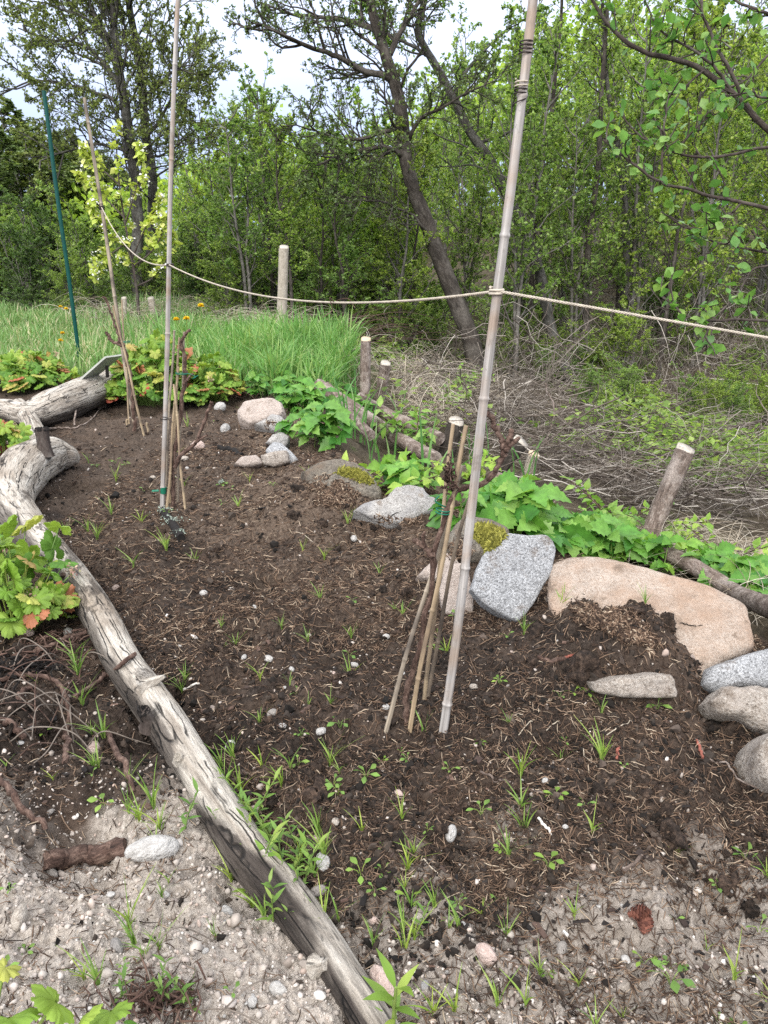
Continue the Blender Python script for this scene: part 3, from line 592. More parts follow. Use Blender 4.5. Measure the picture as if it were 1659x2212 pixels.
def coil(P0, ax, r, turns, pitch, rt, mat, name, parent=None, tail=None, n=16):
    ax = nrm(ax); u = nrm(np.cross(ax, [0, 1, .01])); v = np.cross(ax, u); a = np.linspace(0, 2 * math.pi * turns, int(n * turns) + 1)
    P = P0 + np.outer(np.cos(a) * r, u) + np.outer(np.sin(a) * r, v) + np.outer(a / (2 * math.pi) * pitch, ax)
    if tail is not None: P = np.concatenate([P, spline(np.array([P[-1]] + [P[-1] + np.array(q) for q in tail]), 12)[1:]])
    mb = MB(); mb.tube(P, rt, 7); return mb.build(name, MAT[mat], parent)

# three tall bamboo poles carrying the cord
bot, top = (957, 1577), (1158, -80)
b1 = empty('bamboo_pole', hit(*bot), 'tallest grey bamboo pole leaning right, nearest the camera, with wire wound near its top', 'pole', 'bamboo poles carrying the cord')
o1, P1, T1 = cane('culm', bot, top, .0102, 'bamboo_grey', None, None, nodes=node_fracs(bot, top, [1520, 1225, 860, 508, 205]), parent=b1, rseed=3, bend=-.004)
ax1 = nrm(T1 - P1)
for y, tn, mt in ((118, 3, 'wire'), (102, 1.5, 'wire'), (190, 2, 'rope'), (205, 2, 'wire')):
    coil(at_px(P1, T1, y), ax1, .0108, tn, .006, .0013, mt, 'wire_tie', b1)
coil(at_px(P1, T1, 232), ax1, .0110, .6, .03, .0011, 'wire', 'wire_tie', b1, tail=[(-.01, 0, .02), (-.004, 0, .05), (.006, 0, .07)])
bot, top = (352, 1097), (386, -90)
b2 = empty('bamboo_pole', hit(*bot), 'straight grey bamboo pole with a green clip at its foot, left of centre', 'pole', 'bamboo poles carrying the cord')
o2, P2, T2 = cane('culm', bot, top, .0100, 'bamboo_grey', None, None, nodes=node_fracs(bot, top, [1052, 720, 573, 345, 140]), parent=b2, rseed=8, bend=.004)
ax2 = nrm(T2 - P2)
coil(at_px(P2, T2, 905), ax2, .0118, 1.3, .01, .0015, 'wire', 'wire_tie', b2, tail=[(.015, -.01, -.01), (.03, -.01, -.02)])
g = at_px(P2, T2, 1060); mb = MB(); mb.tube(np.array([g + ax2 * -.014, g + ax2 * .014]), .0125, 18); mb.tube(spline([g + (-.018, -.006, 0), g + (-.045, -.012, 0)], 6), [.012] * 6, 10, flat=.3); mb.build('clip', MAT['green_tie'], b2)
bot, top = (290, 918), (183, 211)
b3 = empty('bamboo_pole', hit(*bot), 'shorter grey brown bamboo pole leaning left beside the dark green stake', 'pole', 'bamboo poles carrying the cord')
o3, P3, T3 = cane('culm', bot, top, .0118, 'cane_worn', None, None, nodes=node_fracs(bot, top, [265, 440, 640]), parent=b3, rseed=5)
coil(at_px(P3, T3, 452), nrm(T3 - P3), .0125, 4, .005, .002, 'wire', 'wire_tie', b3)
gs = cane('garden_stake', (173, 784), (94, 196), .0175, 'green_paint', 'dark green plastic coated stake leaning left at the far left', 'stake', taper=.95, rseed=2, worn=0)

# the cord
Q = [at_px(P3, T3, 447), at_px(P2, T2, 573) + (0, -.012, 0), at_px(P1, T1, 629) + (0, -.011, 0), np.array(PY(1720, 740, 1.55))]
def sag(a, b, mid_px, k=60):
    best = None
    for d in np.linspace(0, .8, 60):
        s = .5; p = (a + b) / 2 - np.array([0, 0, d])
        x, y = proj(p)
        if best is None or abs(y - mid_px) < best[0]: best = (abs(y - mid_px), d)
    s = np.linspace(0, 1, k)[:, None]; return a + (b - a) * s - np.array([0, 0, best[1]]) * 4 * s * (1 - s)
path = np.concatenate([sag(Q[0], Q[1], 542), sag(Q[1], Q[2], 643)[1:], sag(Q[2], Q[3], 672)[1:]])
ln = np.concatenate([[0], np.cumsum(np.linalg.norm(np.diff(path, axis=0), axis=1))]); tt = np.linspace(0, ln[-1], 1500)
path = np.array([np.interp(tt, ln, path[:, k]) for k in range(3)]).T
cd = empty('cord', path[750], 'thin pale twisted cord strung in a sag between the bamboo poles', 'cord')
tg = nrm(np.gradient(path, axis=0)); u = nrm(np.cross(tg, [0, 0, 1])); v = np.cross(u, tg); mb = MB()
for k in range(3):
    a = tt / .011 * 2 * math.pi / 1.6 + k * 2.094
    mb.tube(path + .0016 * (np.cos(a)[:, None] * u + np.sin(a)[:, None] * v), .0015, 5)
mb.build('strand', MAT['rope'], cd)
coil(Q[2] + (0, .011, -.006), ax1, .0122, 2, .006, .0026, 'rope', 'knot', cd); coil(Q[1] + (0, .012, -.004), ax2, .0125, 2, .005, .0026, 'wire', 'knot', cd)
kp = path[int(np.argmin([abs(proj(p)[0] - 722) for p in path]))]
for q in ([(0,0,0),(-.02,-.005,.02),(-.01,0,-.03),(-.05,0,-.06)], [(0,0,0),(.02,0,.012),(.06,0,.015),(.085,0,-.02)]):
    mb = MB(); mb.tube(spline([kp + np.array(c) * .6 for c in q], 16), .0012, 5); mb.build('loose_end', MAT['vine'], cd)

# vines trained on bundles of canes
def vine(label, paths, base, group='pruned vines tied to canes'):
    o = empty('grape_vine', base, label, 'vine', group)
    for k, (pts, r0, r1) in enumerate(paths):
        S = spline(np.array(pts), 60); rg = np.random.default_rng(k + 7)
        rad = np.interp(np.linspace(0, 1, 60), [0, 1], [r0, r1]) * (1 + .28 * (np.abs(np.sin(np.linspace(0, 16, 60))) > .96))
        S = S + fbm2(np.arange(60) * .35 + k * 9, np.zeros(60), 2, k)[:, None] * r0 * np.array([1.2, .8, .6])
        mb = MB(); mb.tube(S, rad, 12, .16, k + 3, fine=.05); mb.build('stem' if k == 0 else 'branch', MAT['vine'], o)
    return o
def P_(lst, Y): return [PY(x, y, Y) for x, y in lst]
G1 = 'canes around the nearest vine'
yb = hit(885, 1565)[1]
cane('garden_cane', (833, 1574), (1000, 1006), .0055, 'cane_worn', 'weathered spotted cane, outermost left foot of the nearest bundle', 'cane', G1, nodes=node_fracs((833, 1574), (1000, 1006), [1440, 1290, 1120]), dY=.06, rseed=11, sink=.03)
c1 = cane('garden_cane', (886, 1570), (1009, 920), .0056, 'bamboo_tan', 'tan cane with a clean sawn top reaching furthest right in the nearest bundle', 'cane', G1, nodes=node_fracs((886, 1570), (1009, 920), [1480, 1330, 1100]), dY=.02, rseed=12, sink=.03)
cane('garden_cane', (917, 1527), (979, 916), .0052, 'bamboo_tan', 'tan cane with a wrapped brown joint halfway, left topped in the nearest bundle', 'cane', G1, nodes=node_fracs((917, 1527), (979, 916), [1270, 1040]), dY=-.03, rseed=13, sink=.03)
cane('garden_cane', (926, 1518), (1030, 1020), .0050, 'cane_dark', 'dark reddish split cane slanting right behind the nearest bundle', 'cane', G1, nodes=node_fracs((926, 1518), (1030, 1020), [1400]), dY=.0, rseed=14, sink=.03, bend=.012)
vine('gnarled brown vine with peeling bark tied to the nearest cane bundle', [
    (P_([(880,1578),(876,1530),(882,1480),(905,1400),(925,1300),(940,1200),(960,1120),(985,1060)], yb + .01), .0070, .005),
    (P_([(936,1200),(925,1190),(905,1172),(895,1166)], yb), .006, .004), (P_([(918,1180),(914,1160),(916,1150)], yb - .01), .003, .0025),
    (P_([(985,1060),(1020,1050),(1050,1040),(1075,1010),(1090,975),(1098,950)], yb + .05), .0062, .005),
    (P_([(1090,985),(1080,950),(1062,905),(1052,890)], yb + .05), .006, .0045), (P_([(1092,975),(1102,945),(1104,930)], yb + .05), .0055, .005), (P_([(1092,975),(1110,955),(1122,945)], yb + .04), .005, .003)], hit(880, 1575))
t1 = empty('tie_wire', PY(955, 1112, yb), 'green plastic tie wire round the nearest cane bundle', 'tie'); b = PY(957, 1112, yb)
coil(b + (0, .012, 0), ax1 + (.1, 0, -.1), .015, 1.6, .006, .0016, 'green_tie', 'loop', t1, tail=[(-.02, -.01, .012), (-.03, -.01, .02), (-.022, -.01, .03)])
clump = MB(); rg = np.random.default_rng(5); cp = np.array(PY(972, 1030, yb - .012)) + rg.normal(0, 1, (90, 3)) * (.005, .004, .018)
clump.strands(np.stack([cp, cp + rg.normal(0, .004, (90, 3)), cp + rg.normal(0, .007, (90, 3))], 1), .0015, 4); tag(recentre(clump.build('bark_shred', MAT['vine'])), 'dark shredded bark caught between the tan canes of the nearest bundle', 'bark')

G2 = 'canes around the middle vine'; y2 = hit(380, 1095)[1]
cane('garden_cane', (361, 1099), (384, 792), .0058, 'bamboo_tan', 'short tan cane in front of the middle bundle, sawn off below the others', 'cane', G2, nodes=node_fracs((361, 1099), (384, 792), [1030, 875]), dY=.03, rseed=21, sink=.03)
cane('garden_cane', (356, 1060), (376, 714), .0058, 'cane_worn', 'greyish cane hidden behind the tall pole in the middle bundle', 'cane', G2, nodes=node_fracs((356, 1060), (376, 714), [930, 760]), dY=-.1, rseed=22, sink=.03)
cane('garden_cane', (399, 1102), (376, 830), .0054, 'bamboo_tan', 'tan cane with its foot furthest right in the middle bundle', 'cane', G2, nodes=node_fracs((399, 1102), (376, 830), [1010, 900]), dY=.03, rseed=23, sink=.03)
cane('garden_cane', (383, 1080), (399, 717), .0054, 'cane_worn', 'brownish cane leaning right to the highest sawn tip of the middle bundle', 'cane', G2, nodes=node_fracs((383, 1080), (399, 717), [1000, 850]), dY=-.02, rseed=24, sink=.03)
cane('garden_cane', (368, 1085), (388, 729), .0050, 'bamboo_tan', 'slim orange cane up the middle of the middle bundle', 'cane', G2, nodes=node_fracs((368, 1085), (388, 729), [950]), dY=.0, rseed=25, sink=.03)
vine('dark knotted vine in the middle bundle with one long low side branch', [
    (P_([(376,1098),(372,1050),(376,990),(384,930),(392,870),(398,820),(402,790),(395,755),(392,735)], y2), .0085, .0065),
    (P_([(392,738),(402,720),(412,712)], y2 - .01), .006, .005), (P_([(378,1010),(390,985),(415,965),(430,945),(440,915),(452,880),(457,868)], y2 - .05), .0075, .006),
    (P_([(425,955),(438,945),(448,940)], y2 - .06), .005, .004), (P_([(396,830),(404,820),(413,810),(418,808)], y2 - .02), .005, .004)], hit(376, 1098))
t2 = empty('tie_wire', PY(400, 800, y2), 'frayed green tie wire round the middle cane bundle', 'tie'); b = np.array(PY(392, 808, y2))
coil(b, ax2, .022, 1.4, .004, .0018, 'green_tie', 'loop', t2, tail=[(.02, -.01, .0), (.045, -.01, -.012), (.03, -.01, -.018), (.055, -.01, -.006)])
y3 = hit(290, 930)[1]
cane('garden_cane', (311, 941), (245, 660), .0068, 'bamboo_tan', 'slim pale cane leaning left beside the shorter leaning bamboo pole', 'cane', None, nodes=node_fracs((311, 941), (245, 660), [860, 740]), rseed=31, sink=.03)
cane('garden_cane', (280, 925), (263, 648), .0055, 'bamboo_tan', 'thin upright cane just behind the shorter leaning bamboo pole', 'cane', None, nodes=node_fracs((280, 925), (263, 648), [800]), dY=.1, rseed=32, sink=.03)
vine('small brown vine with two bare arms tied beside the shorter leaning pole', [
    (P_([(292,930),(288,890),(282,830),(276,780),(268,745)], y3 - .03), .011, .008), (P_([(268,745),(255,742),(243,738),(236,728),(230,716)], y3 - .03), .010, .007),
    (P_([(264,742),(248,700),(235,660),(222,640)], y3 - .02), .007, .005), (P_([(262,742),(258,736),(256,728)], y3 - .04), .006, .004)], hit(292, 930))
t3 = empty('tie_wire', PY(270, 742, y3), 'short green tie wire on the small vine at the shorter pole', 'tie'); coil(np.array(PY(270, 740, y3)), nrm(T3 - P3), .028, 1.5, .006, .002, 'green_tie', 'loop', t3)
for p0, p1, lb in (((275, 925), (274, 906), 'short pale plant peg left of the slim leaning cane'), ((320, 935), (317, 913), 'short pale plant peg right of the slim leaning cane')):
    cane('plant_peg', p0, p1, .007, 'bamboo_tan', lb, 'peg', sink=.02, taper=1)

# tilted board on a peg
bs = empty('tilted_board', PY(225, 815, C2[40][1]), 'thin grey green board tilted on a dark peg on top of the driftwood log', 'board')
yb0 = C2[30][1]; pa, pb, pc, pd = PY(172, 818, yb0 - .08), PY(226, 770, yb0 - .05), PY(263, 765, yb0 + .12), PY(205, 812, yb0 + .12)
q = np.array([pa, pb, pc, pd]); nn = nrm(np.cross(q[1] - q[0], q[3] - q[0])); mb = MB(); V = np.concatenate([q, q - nn * .012])
mb.add(V, [[0,1,2,3],[7,6,5,4],[0,4,5,1],[1,5,6,2],[2,6,7,3],[3,7,4,0]]); mb.build('board', MAT['slate'], bs, smooth=False)
mb = MB(); mb.tube(np.array([PY(232, 815, yb0), PY(231, 790, yb0)]), .012, 8); mb.build('peg', MAT['char'], bs, smooth=False)

# posts and stumps
def post(name, label, cat, pts, r, mat, cap, group=None, n=22, wob=.06, seed=1, slant=None, K=26):
    S = spline(np.array(pts), K); o = empty(name, pts[0], label, cat, group); mb = MB(); mb.tube(S, np.interp(np.linspace(0, 1, K), np.linspace(0, 1, len(r)), r), n, wob, seed, fine=wob * .4); mb.build('trunk' if 'stump' in name else 'shaft', MAT[mat], o)
    t = nrm(S[-1] - S[-2]); m = MB(); a = np.linspace(0, 2 * math.pi, 24, endpoint=False); u = nrm(np.cross(t, [.1, 1, 0])); v = np.cross(t, u); rr = r[-1] * .93 * (1 + .06 * np.sin(a * 3 + seed))
    off = np.outer(np.cos(a) * rr, u) + np.outer(np.sin(a) * rr, v); tl = .40 * off[:, 1]; ring = S[-1] + t * (.002 + r[-1] * .36) + t * tl[:, None] + np.outer(np.cos(a) * rr, u) + np.outer(np.sin(a) * rr, v); V = np.concatenate([S[-1] - t * .004 + off * 1.0, ring, [ring.mean(0)]]); j = np.arange(24)
    m.add(V, np.stack([24 + j, 24 + (j + 1) % 24, np.full(24, 48)], -1)); m.L.append(np.stack([j, (j + 1) % 24, 24 + (j + 1) % 24, 24 + j], -1).ravel()); m.S.append(np.full(24, 4)); m.build('cut_face', MAT[cap], o); return o
def stand(bot, top, dY=0.0, sink=.06, mid=None):
    b = hit(*bot); t = PY(*top, b[1] + dY); pts = [b - nrm(t - b) * sink, b] + ([PY(*mid, b[1] + dY * .5)] if mid else []) + [t]; return pts
post('fence_post', 'weathered grey wooden post standing behind the tall grass', 'post', stand((607, 748), (613, 537)), [.055, .055, .05], 'old_wood', 'cut_grey', seed=4)
post('fence_post', 'short grey post stub half hidden behind the blossoming sapling', 'post', stand((336, 694), (326, 646)), [.05, .05, .045], 'old_wood', 'cut_grey', seed=6)
post('fence_post', 'short flat topped grey stake in the grass left of the sapling', 'post', stand((270, 700), (268, 645)), [.035, .035, .035], 'old_wood', 'cut_grey', seed=7)
post('tree_stump', 'thickest cut stump at the right, leaning right with a pale sawn top', 'stump', stand((1392, 1195), (1480, 975), .1, mid=(1425, 1105)), [.058, .055, .05, .047, .05], 'bark_cherry', 'cut_grey', 'cut stumps beyond the stones', seed=9)
post('tree_stump', 'dark straight cut stem left of the small pale topped stump', 'stump', stand((788, 890), (790, 736)), [.05, .045, .04], 'bark_cherry', 'cut_wood', 'cut stumps beyond the stones', seed=10)
post('tree_stump', 'small stump with a pale round top and orange bark scar', 'stump', stand((820, 874), (832, 788)), [.05, .045, .045], 'bark_cherry', 'cut_grey', 'cut stumps beyond the stones', seed=11)
post('tree_stump', 'dark stump leaning right behind the tall leaning pole', 'stump', stand((1062, 1045), (1122, 958), .05, mid=(1085, 1005)), [.05, .045, .05, .06], 'bark_alder', 'cut_grey', 'cut stumps beyond the stones', seed=12)
post('wooden_stake', 'pale flat topped wooden stake right of the dark leaning stump', 'stake', stand((1133, 1050), (1153, 985)), [.042, .04, .04], 'old_wood', 'cut_wood', seed=13, n=10)
post('tree_stump', 'short black stump with a grey top left of the tall leaning pole', 'stump', stand((965, 980), (985, 915), .0), [.07, .065, .06], 'bark_alder', 'cut_grey', 'cut stumps beyond the stones', seed=14)
post('wooden_stake', 'split pale wooden stake slanting at the right edge above the dead grass', 'stake', stand((1618, 1245), (1690, 1150)), [.04, .04, .04], 'cut_wood', 'cut_wood', seed=15, n=10)
# felled thin trunks
def pole_on_ground(label, px, r0, r1, seed):
    P = []
    for k, (x, y) in enumerate(px):
        g = hit(x, y, False); P.append(g + (0, 0, max(r0, r1) * 2.6))
    P = spline(P, 70); o = empty('felled_trunk', P[35], label, 'trunk', 'felled trunks beyond the stones'); mb = MB(); mb.tube(P, np.linspace(r0, r1, 70), 22, .07, seed, fine=.03); mb.build('bark', MAT['bark_cherry'], o)
    t = nrm(P[0] - P[1]); m = MB(); m.tube(np.array([P[0] - t * .01, P[0] + t * .002]), r0 * .9, 18); m.build('cut_face', MAT['cut_grey'], o); return o
pole_on_ground('long felled trunk with flaking pale bark running down to the right behind the stones', [(688,868),(760,918),(860,985),(940,1035)], .05, .05, 1)
pole_on_ground('shorter felled trunk with a broken upper end lying left of the longest one', [(695,850),(745,915),(800,975)], .04, .035, 2)
pole_on_ground('felled trunk lying behind the longest one in the dead grass', [(772,895),(850,935),(950,985)], .05, .045, 3)
pole_on_ground('felled trunk end lying between the tall pole and the large green leaves', [(1025,1040),(1085,1068),(1160,1110)], .036, .036, 4)
pole_on_ground('felled trunk lying low behind the biggest orange boulder', [(1420,1225),(1500,1270),(1590,1330),(1700,1395)], .036, .036, 5)

# ------------------------------------------------------------------ leaf shapes (x runs along the leaf, z is its upper side)
def leaf_ovate(n=5, wid=.42, peak=.4, serr=0.0, fold=.18, droop=.15, petiole=0.0):
    V = []; t = np.linspace(0, 1, n + 1)
    for i, x in enumerate(t):
        w = wid * (x / peak) ** .75 if x < peak else wid * max(1 - ((x - peak) / (1 - peak)) ** 1.5, 0)
        if serr and 0 < i < n: w *= 1 + (serr if i % 2 else -serr)
        z = -droop * x * x
        V += [(x + petiole, -w, z + fold * w), (x + petiole, 0, z), (x + petiole, w, z + fold * w)]
    Fc = []
    for i in range(n):
        a = i * 3; Fc += [(a, a + 3, a + 4, a + 1), (a + 1, a + 4, a + 5, a + 2)]
    return np.array(V, float), np.array(Fc)
LEAF4 = (np.array([(0, 0, 0), (.5, -.36, .10), (1, 0, -.06), (.5, .36, .10)], float), np.array([(0, 1, 2, 3)]))
def leaf_palmate(lobes=7, depth=.42, seed=0, n=84, cup=.16):
    rg = np.random.default_rng(seed); a = np.linspace(-2.75, 2.75, n); u = (a + 2.75) / 5.5 * lobes; f = u % 1
    r = (1 - depth) + depth * np.sin(np.clip(f, 0, 1) * math.pi) ** .55; r = r * (.80 + .20 * np.cos(a * .55)) * (1 + .05 * np.where(np.arange(n) % 3 == 1, 1, -.5))
    zc = cup * np.sin(f * math.pi) - .05 * (np.abs(a) / 2.75)
    V = [(0, 0, 0)]
    for k, m in ((.35, .7), (.7, 1.1), (1.0, .55)):
        V += [(r[i] * k * math.cos(a[i]), r[i] * k * math.sin(a[i]), zc[i] * k * m - (.16 * k ** 3) + .03 * rg.normal() * k) for i in range(n)]
    V = np.array(V); Ft = [(0, 1 + i, 2 + i, 2 + i) for i in range(n - 1)]; Fq = []
    for q in range(2):
        b = 1 + q * n; Fq += [(b + i, b + n + i, b + n + i + 1, b + i + 1) for i in range(n - 1)]
    tri = np.array([(0, 1 + i, 2 + i) for i in range(n - 1)]); return V, np.array(Fq), tri
PALM = [leaf_palmate(7, .38, 1), leaf_palmate(7, .46, 2), leaf_palmate(5, .42, 3)]
def stamp_palm(mb, pos, d, up, sc, rg):
    pick = rg.integers(0, 3, len(pos))
    for k in range(3):
        m = pick == k
        if m.any():
            V, Fq, Ft = PALM[k]; b = mb.n; mb.stamp((V, Fq), pos[m], d[m], up[m], sc[m]); 
            N = int(m.sum()); mb.L.append((b + np.arange(N)[:, None, None] * len(V) + Ft[None]).ravel()); mb.S.append(np.full(N * len(Ft), 3))
def rot_about(rg, n, tilt):                      # random up vectors tilted off vertical
    return nrm(np.stack([rg.normal(0, tilt, n), rg.normal(0, tilt, n), np.ones(n)], 1))
def perp(rg, up):
    return nrm(np.cross(up, nrm(rg.normal(0, 1, up.shape))))

# ------------------------------------------------------------------ litter lying on the soil (uncountable)
def near_xy(rg, n, y0=.62, y1=6.0, pw=1.5):      # world positions, thinning with distance
    y = (y0 ** -pw + rg.uniform(0, 1, n) * (y1 ** -pw - y0 ** -pw)) ** (-1 / pw); x = rg.uniform(-.62, .62, n) * (y + .35); return x, y
dgv = None
def litter_strands(rg, N0, ya, yb_, pw, far=False):
    x, y = near_xy(rg, N0, ya, yb_, pw); s = x - xedge(y); w = fbm2(x * 4, y * 4, 3, 91)
    inl = x < xlog(y); dens = np.where(inl, .16, .75) * (.55 + 1.2 * np.clip(w + .25, 0, 1)) * np.where(s > .12, .0, 1); dens = np.where((y > 4.2) & ~inl, dens * .55, dens); dens = dens * (.28 + .72 * sst(.97, 1.08, y)); dens += .6 * sst(-.5, -.15, s) * (s < .12) * (y > 1.7)
    m = (rg.uniform(0, 1, len(x)) < dens) & (np.abs(x - xlog(y)) > .05); x, y = x[m], y[m]; n = len(x)
    L = rg.gamma(1.9, .0075, n) * (.75 + .25 * np.clip(y, 0, 3)); a = rg.uniform(0, 6.28, n); d = np.stack([np.cos(a), np.sin(a)], 1); bend = rg.normal(0, .28, n)
    t = np.linspace(-.5, .5, 5); lat = (t[None] ** 2 - .08) * bend[:, None]; px = x[:, None] + L[:, None] * (t[None] * d[:, :1] - lat * d[:, 1:]); py = y[:, None] + L[:, None] * (t[None] * d[:, 1:] + lat * d[:, :1])
    z = HD(px, py); zz = .5 * z + .5 * z.mean(1, keepdims=True) + .0022 + np.abs(rg.normal(0, .003, n))[:, None] + t[None] * rg.normal(0, .25, n)[:, None] * L[:, None]
    mb = MB(); rad = rg.uniform(.0004, .0010, n)[:, None] * np.array([[.5, 1, 1, .9, .4]]) * (.80 + .36 * np.clip(y, 0, 5))[:, None]
    mb.strands(np.stack([px, py, zz], -1), rad, 4); tag(mb.build('peat_litter', MAT['straw']), kind='stuff')
def litter():
    rg = np.random.default_rng(11); litter_strands(rg, 190000, .6, 5.6, 1.1); litter_strands(rg, 90000, 1.9, 5.6, .3)
    # dark crumbs and flat bark chips
    ico = ico_mesh(1)
    x, y = near_xy(rg, 42000, .6, 6, 1.0); s = x - xedge(y); inl = x < xlog(y); w = fbm2(x * 5, y * 5, 3, 95)
    m = (s < .1) & (rg.uniform(0, 1, len(x)) < np.where(inl & (y < 1.25), .05, .85) * (.4 + 1.4 * np.clip(w + .3, 0, 1)) * (.08 + .92 * sst(.95, 1.12, y + .3 * w))); x, y = x[m], y[m]; n = len(x); sc = (.0014 + rg.gamma(1.2, .0015, n)) * (.8 + .2 * y)
    pos = np.stack([x, y, HD(x, y) + sc * .25], 1); mb = MB(); T = (ico[0] * (1 + .3 * rg.normal(0, 1, (len(ico[0]), 1))), ico[1])
    for k in range(6):
        q = np.arange(n) % 6 == k; Tk = (ico[0] * (1 + .5 * rg.uniform(-1, 1, (len(ico[0]), 1))), ico[1]); mb.stamp(Tk, pos[q], rg.normal(0, 1, (q.sum(), 3)), rg.normal(0, 1, (q.sum(), 3)), sc[q, None] * rg.uniform(.55, 1.3, (q.sum(), 3)))
    tag(mb.build('soil_crumbs', MAT['crumb'], smooth=False), kind='stuff')
    x, y = near_xy(rg, 2600, .75, 5, .8); s = x - xedge(y); m = (s < .05) & (np.abs(x - xlog(y)) > .07) & ~((x < xlog(y)) & (y < 1.2)) & (y > 1.0) & (fbm2(x * 3, y * 3, 3, 97) > -.05); x, y = x[m], y[m]; n = len(x); mb = MB(); i3 = ico_mesh(3); sc = (.004 + rg.gamma(1.2, .0038, n)) * (.8 + .15 * y); pos = np.stack([x, y, HD(x, y) - sc * .1], 1)
    for k in range(8):
        q = np.arange(n) % 8 == k; W3 = i3[0] * (1 + 1.5 * fbm3(i3[0] * 1.9 + k * 9, 4, k + 3, .65))[:, None]; mb.stamp((W3, i3[1]), pos[q], rg.normal(0, 1, (q.sum(), 3)), rot_about(rg, q.sum(), .5), sc[q, None] * rg.uniform(.6, 1.3, (q.sum(), 3)) * np.array([[1.2, 1, .7]]))
    tag(mb.build('soil_clods', MAT['clod']), kind='stuff')
    x, y = near_xy(rg, 5200, .6, 5, 1.0); s = x - xedge(y); m = (s < .05) & (np.abs(x - xlog(y)) > .06) & ~((x < xlog(y)) & (y < 1.2)) & (y > rg.uniform(.75, 1.15, len(x))); x, y = x[m], y[m]; n = len(x)
    pos = np.stack([x, y, HD(x, y) + .003], 1); mb = MB(); T = (np.array([(-.5,-.25,-.05),(.5,-.2,-.05),(.55,.22,-.05),(-.45,.27,-.05),(-.5,-.22,.05),(.5,-.18,.08),(.5,.2,.05),(-.42,.25,.1)]), np.array([(0,3,2,1),(4,5,6,7),(0,1,5,4),(1,2,6,5),(2,3,7,6),(3,0,4,7)]))
    mb.stamp(T, pos, rg.normal(0, 1, (n, 3)) * (1, 1, .25), rot_about(rg, n, .35), (.003 + rg.gamma(1.5, .0042, n))[:, None] * rg.uniform(.5, 1.3, (n, 3))); tag(mb.build('bark_chips', MAT['chip'], smooth=False), kind='stuff')
    # grit and small gravel
    x, y = near_xy(rg, 90000, .6, 5.2, 1.3); s = x - xedge(y); inl = x < xlog(y)
    pr = np.where(inl, .14 + .26 * sst(1.5, 1.1, y), .05 + .16 * sst(1.0, .85, y) + .15 * sst(2.0, 4.0, y)); m = (rg.uniform(0, 1, len(x)) < pr) & (s < .1); x, y = x[m], y[m]; n = len(x); sc = (.0008 + rg.gamma(1.0, .0010, n)) * (.85 + .25 * y)
    pos = np.stack([x, y, HD(x, y) + sc * .3], 1); mb = MB()
    for k in range(6):
        q = np.arange(n) % 6 == k; Tk = (ico[0] * (1 + .26 * rg.uniform(-1, 1, (len(ico[0]), 1))), ico[1]); mb.stamp(Tk, pos[q], rg.normal(0, 1, (q.sum(), 3)), rot_about(rg, q.sum(), .3), sc[q, None] * np.array([[1.2, .9, .7]]) * rg.uniform(.75, 1.3, (q.sum(), 3)))
    tag(mb.build('gravel', MAT['gravel']), kind='stuff')
def ico_mesh(sub):
    import bmesh
    bm = bmesh.new(); bmesh.ops.create_icosphere(bm, subdivisions=sub, radius=1); V = np.array([v.co for v in bm.verts]); bm.verts.index_update(); Fc = np.array([[v.index for v in f.verts] for f in bm.faces]); bm.free(); return V, Fc
litter()

# ------------------------------------------------------------------ pebbles
PEB = []
def pebble_mesh(seed, flat):
    V, Fc = ico_mesh(4); rg = np.random.default_rng(seed); W = V * np.array([1.0, rg.uniform(.68, .9), flat])
    for _ in range(3):
        n = nrm(rg.normal(0, 1, 3)); dmax = rg.uniform(.62, .85); ex = np.clip(W @ n - dmax, 0, None); W = W - .75 * ex[:, None] * n
    W = W * (1 + .16 * fbm3(V * 1.6 + seed, 4, seed)[:, None]); mb = MB(); mb.add(W, Fc); return mb
def pebble(px, py, wpx, label, group=None, mat='pebble', seed=None, flat=.62, rz=None, rg=np.random.default_rng(77), asp=1.0):
    g = hit(px, py); d = depth_of(g); r = wpx / 2 / F * d; k = len(PEB)
    if k < 9: o = pebble_mesh(k + 30, .5 + .05 * k).build('pebble', MAT['pebble']); PEB.append(o)
    else: o = PEB[int(rg.integers(0, 9))].copy(); COL.objects.link(o)
    mat = {'grey_granite': 'pebble_white', 'cobble': 'pebble_white', 'pink_granite': 'pebble_pink', 'brown_granite': 'pebble_brown', 'pale_granite': 'pebble_white'}.get(mat, mat)
    if mat != 'pebble': o.data = o.data.copy(); o.data.materials[0] = MAT[mat]
    o.location = [float(g[0]), float(g[1]), float(H(g[0], g[1]) + DET(g[0], g[1]) + r * flat * .3)]; o.scale = (r, r * asp, r); o.rotation_euler = (rg.uniform(-.2, .2), rg.uniform(-.2, .2), rg.uniform(0, 6.28) if rz is None else rz)
    return tag(o, label, 'pebble', group)
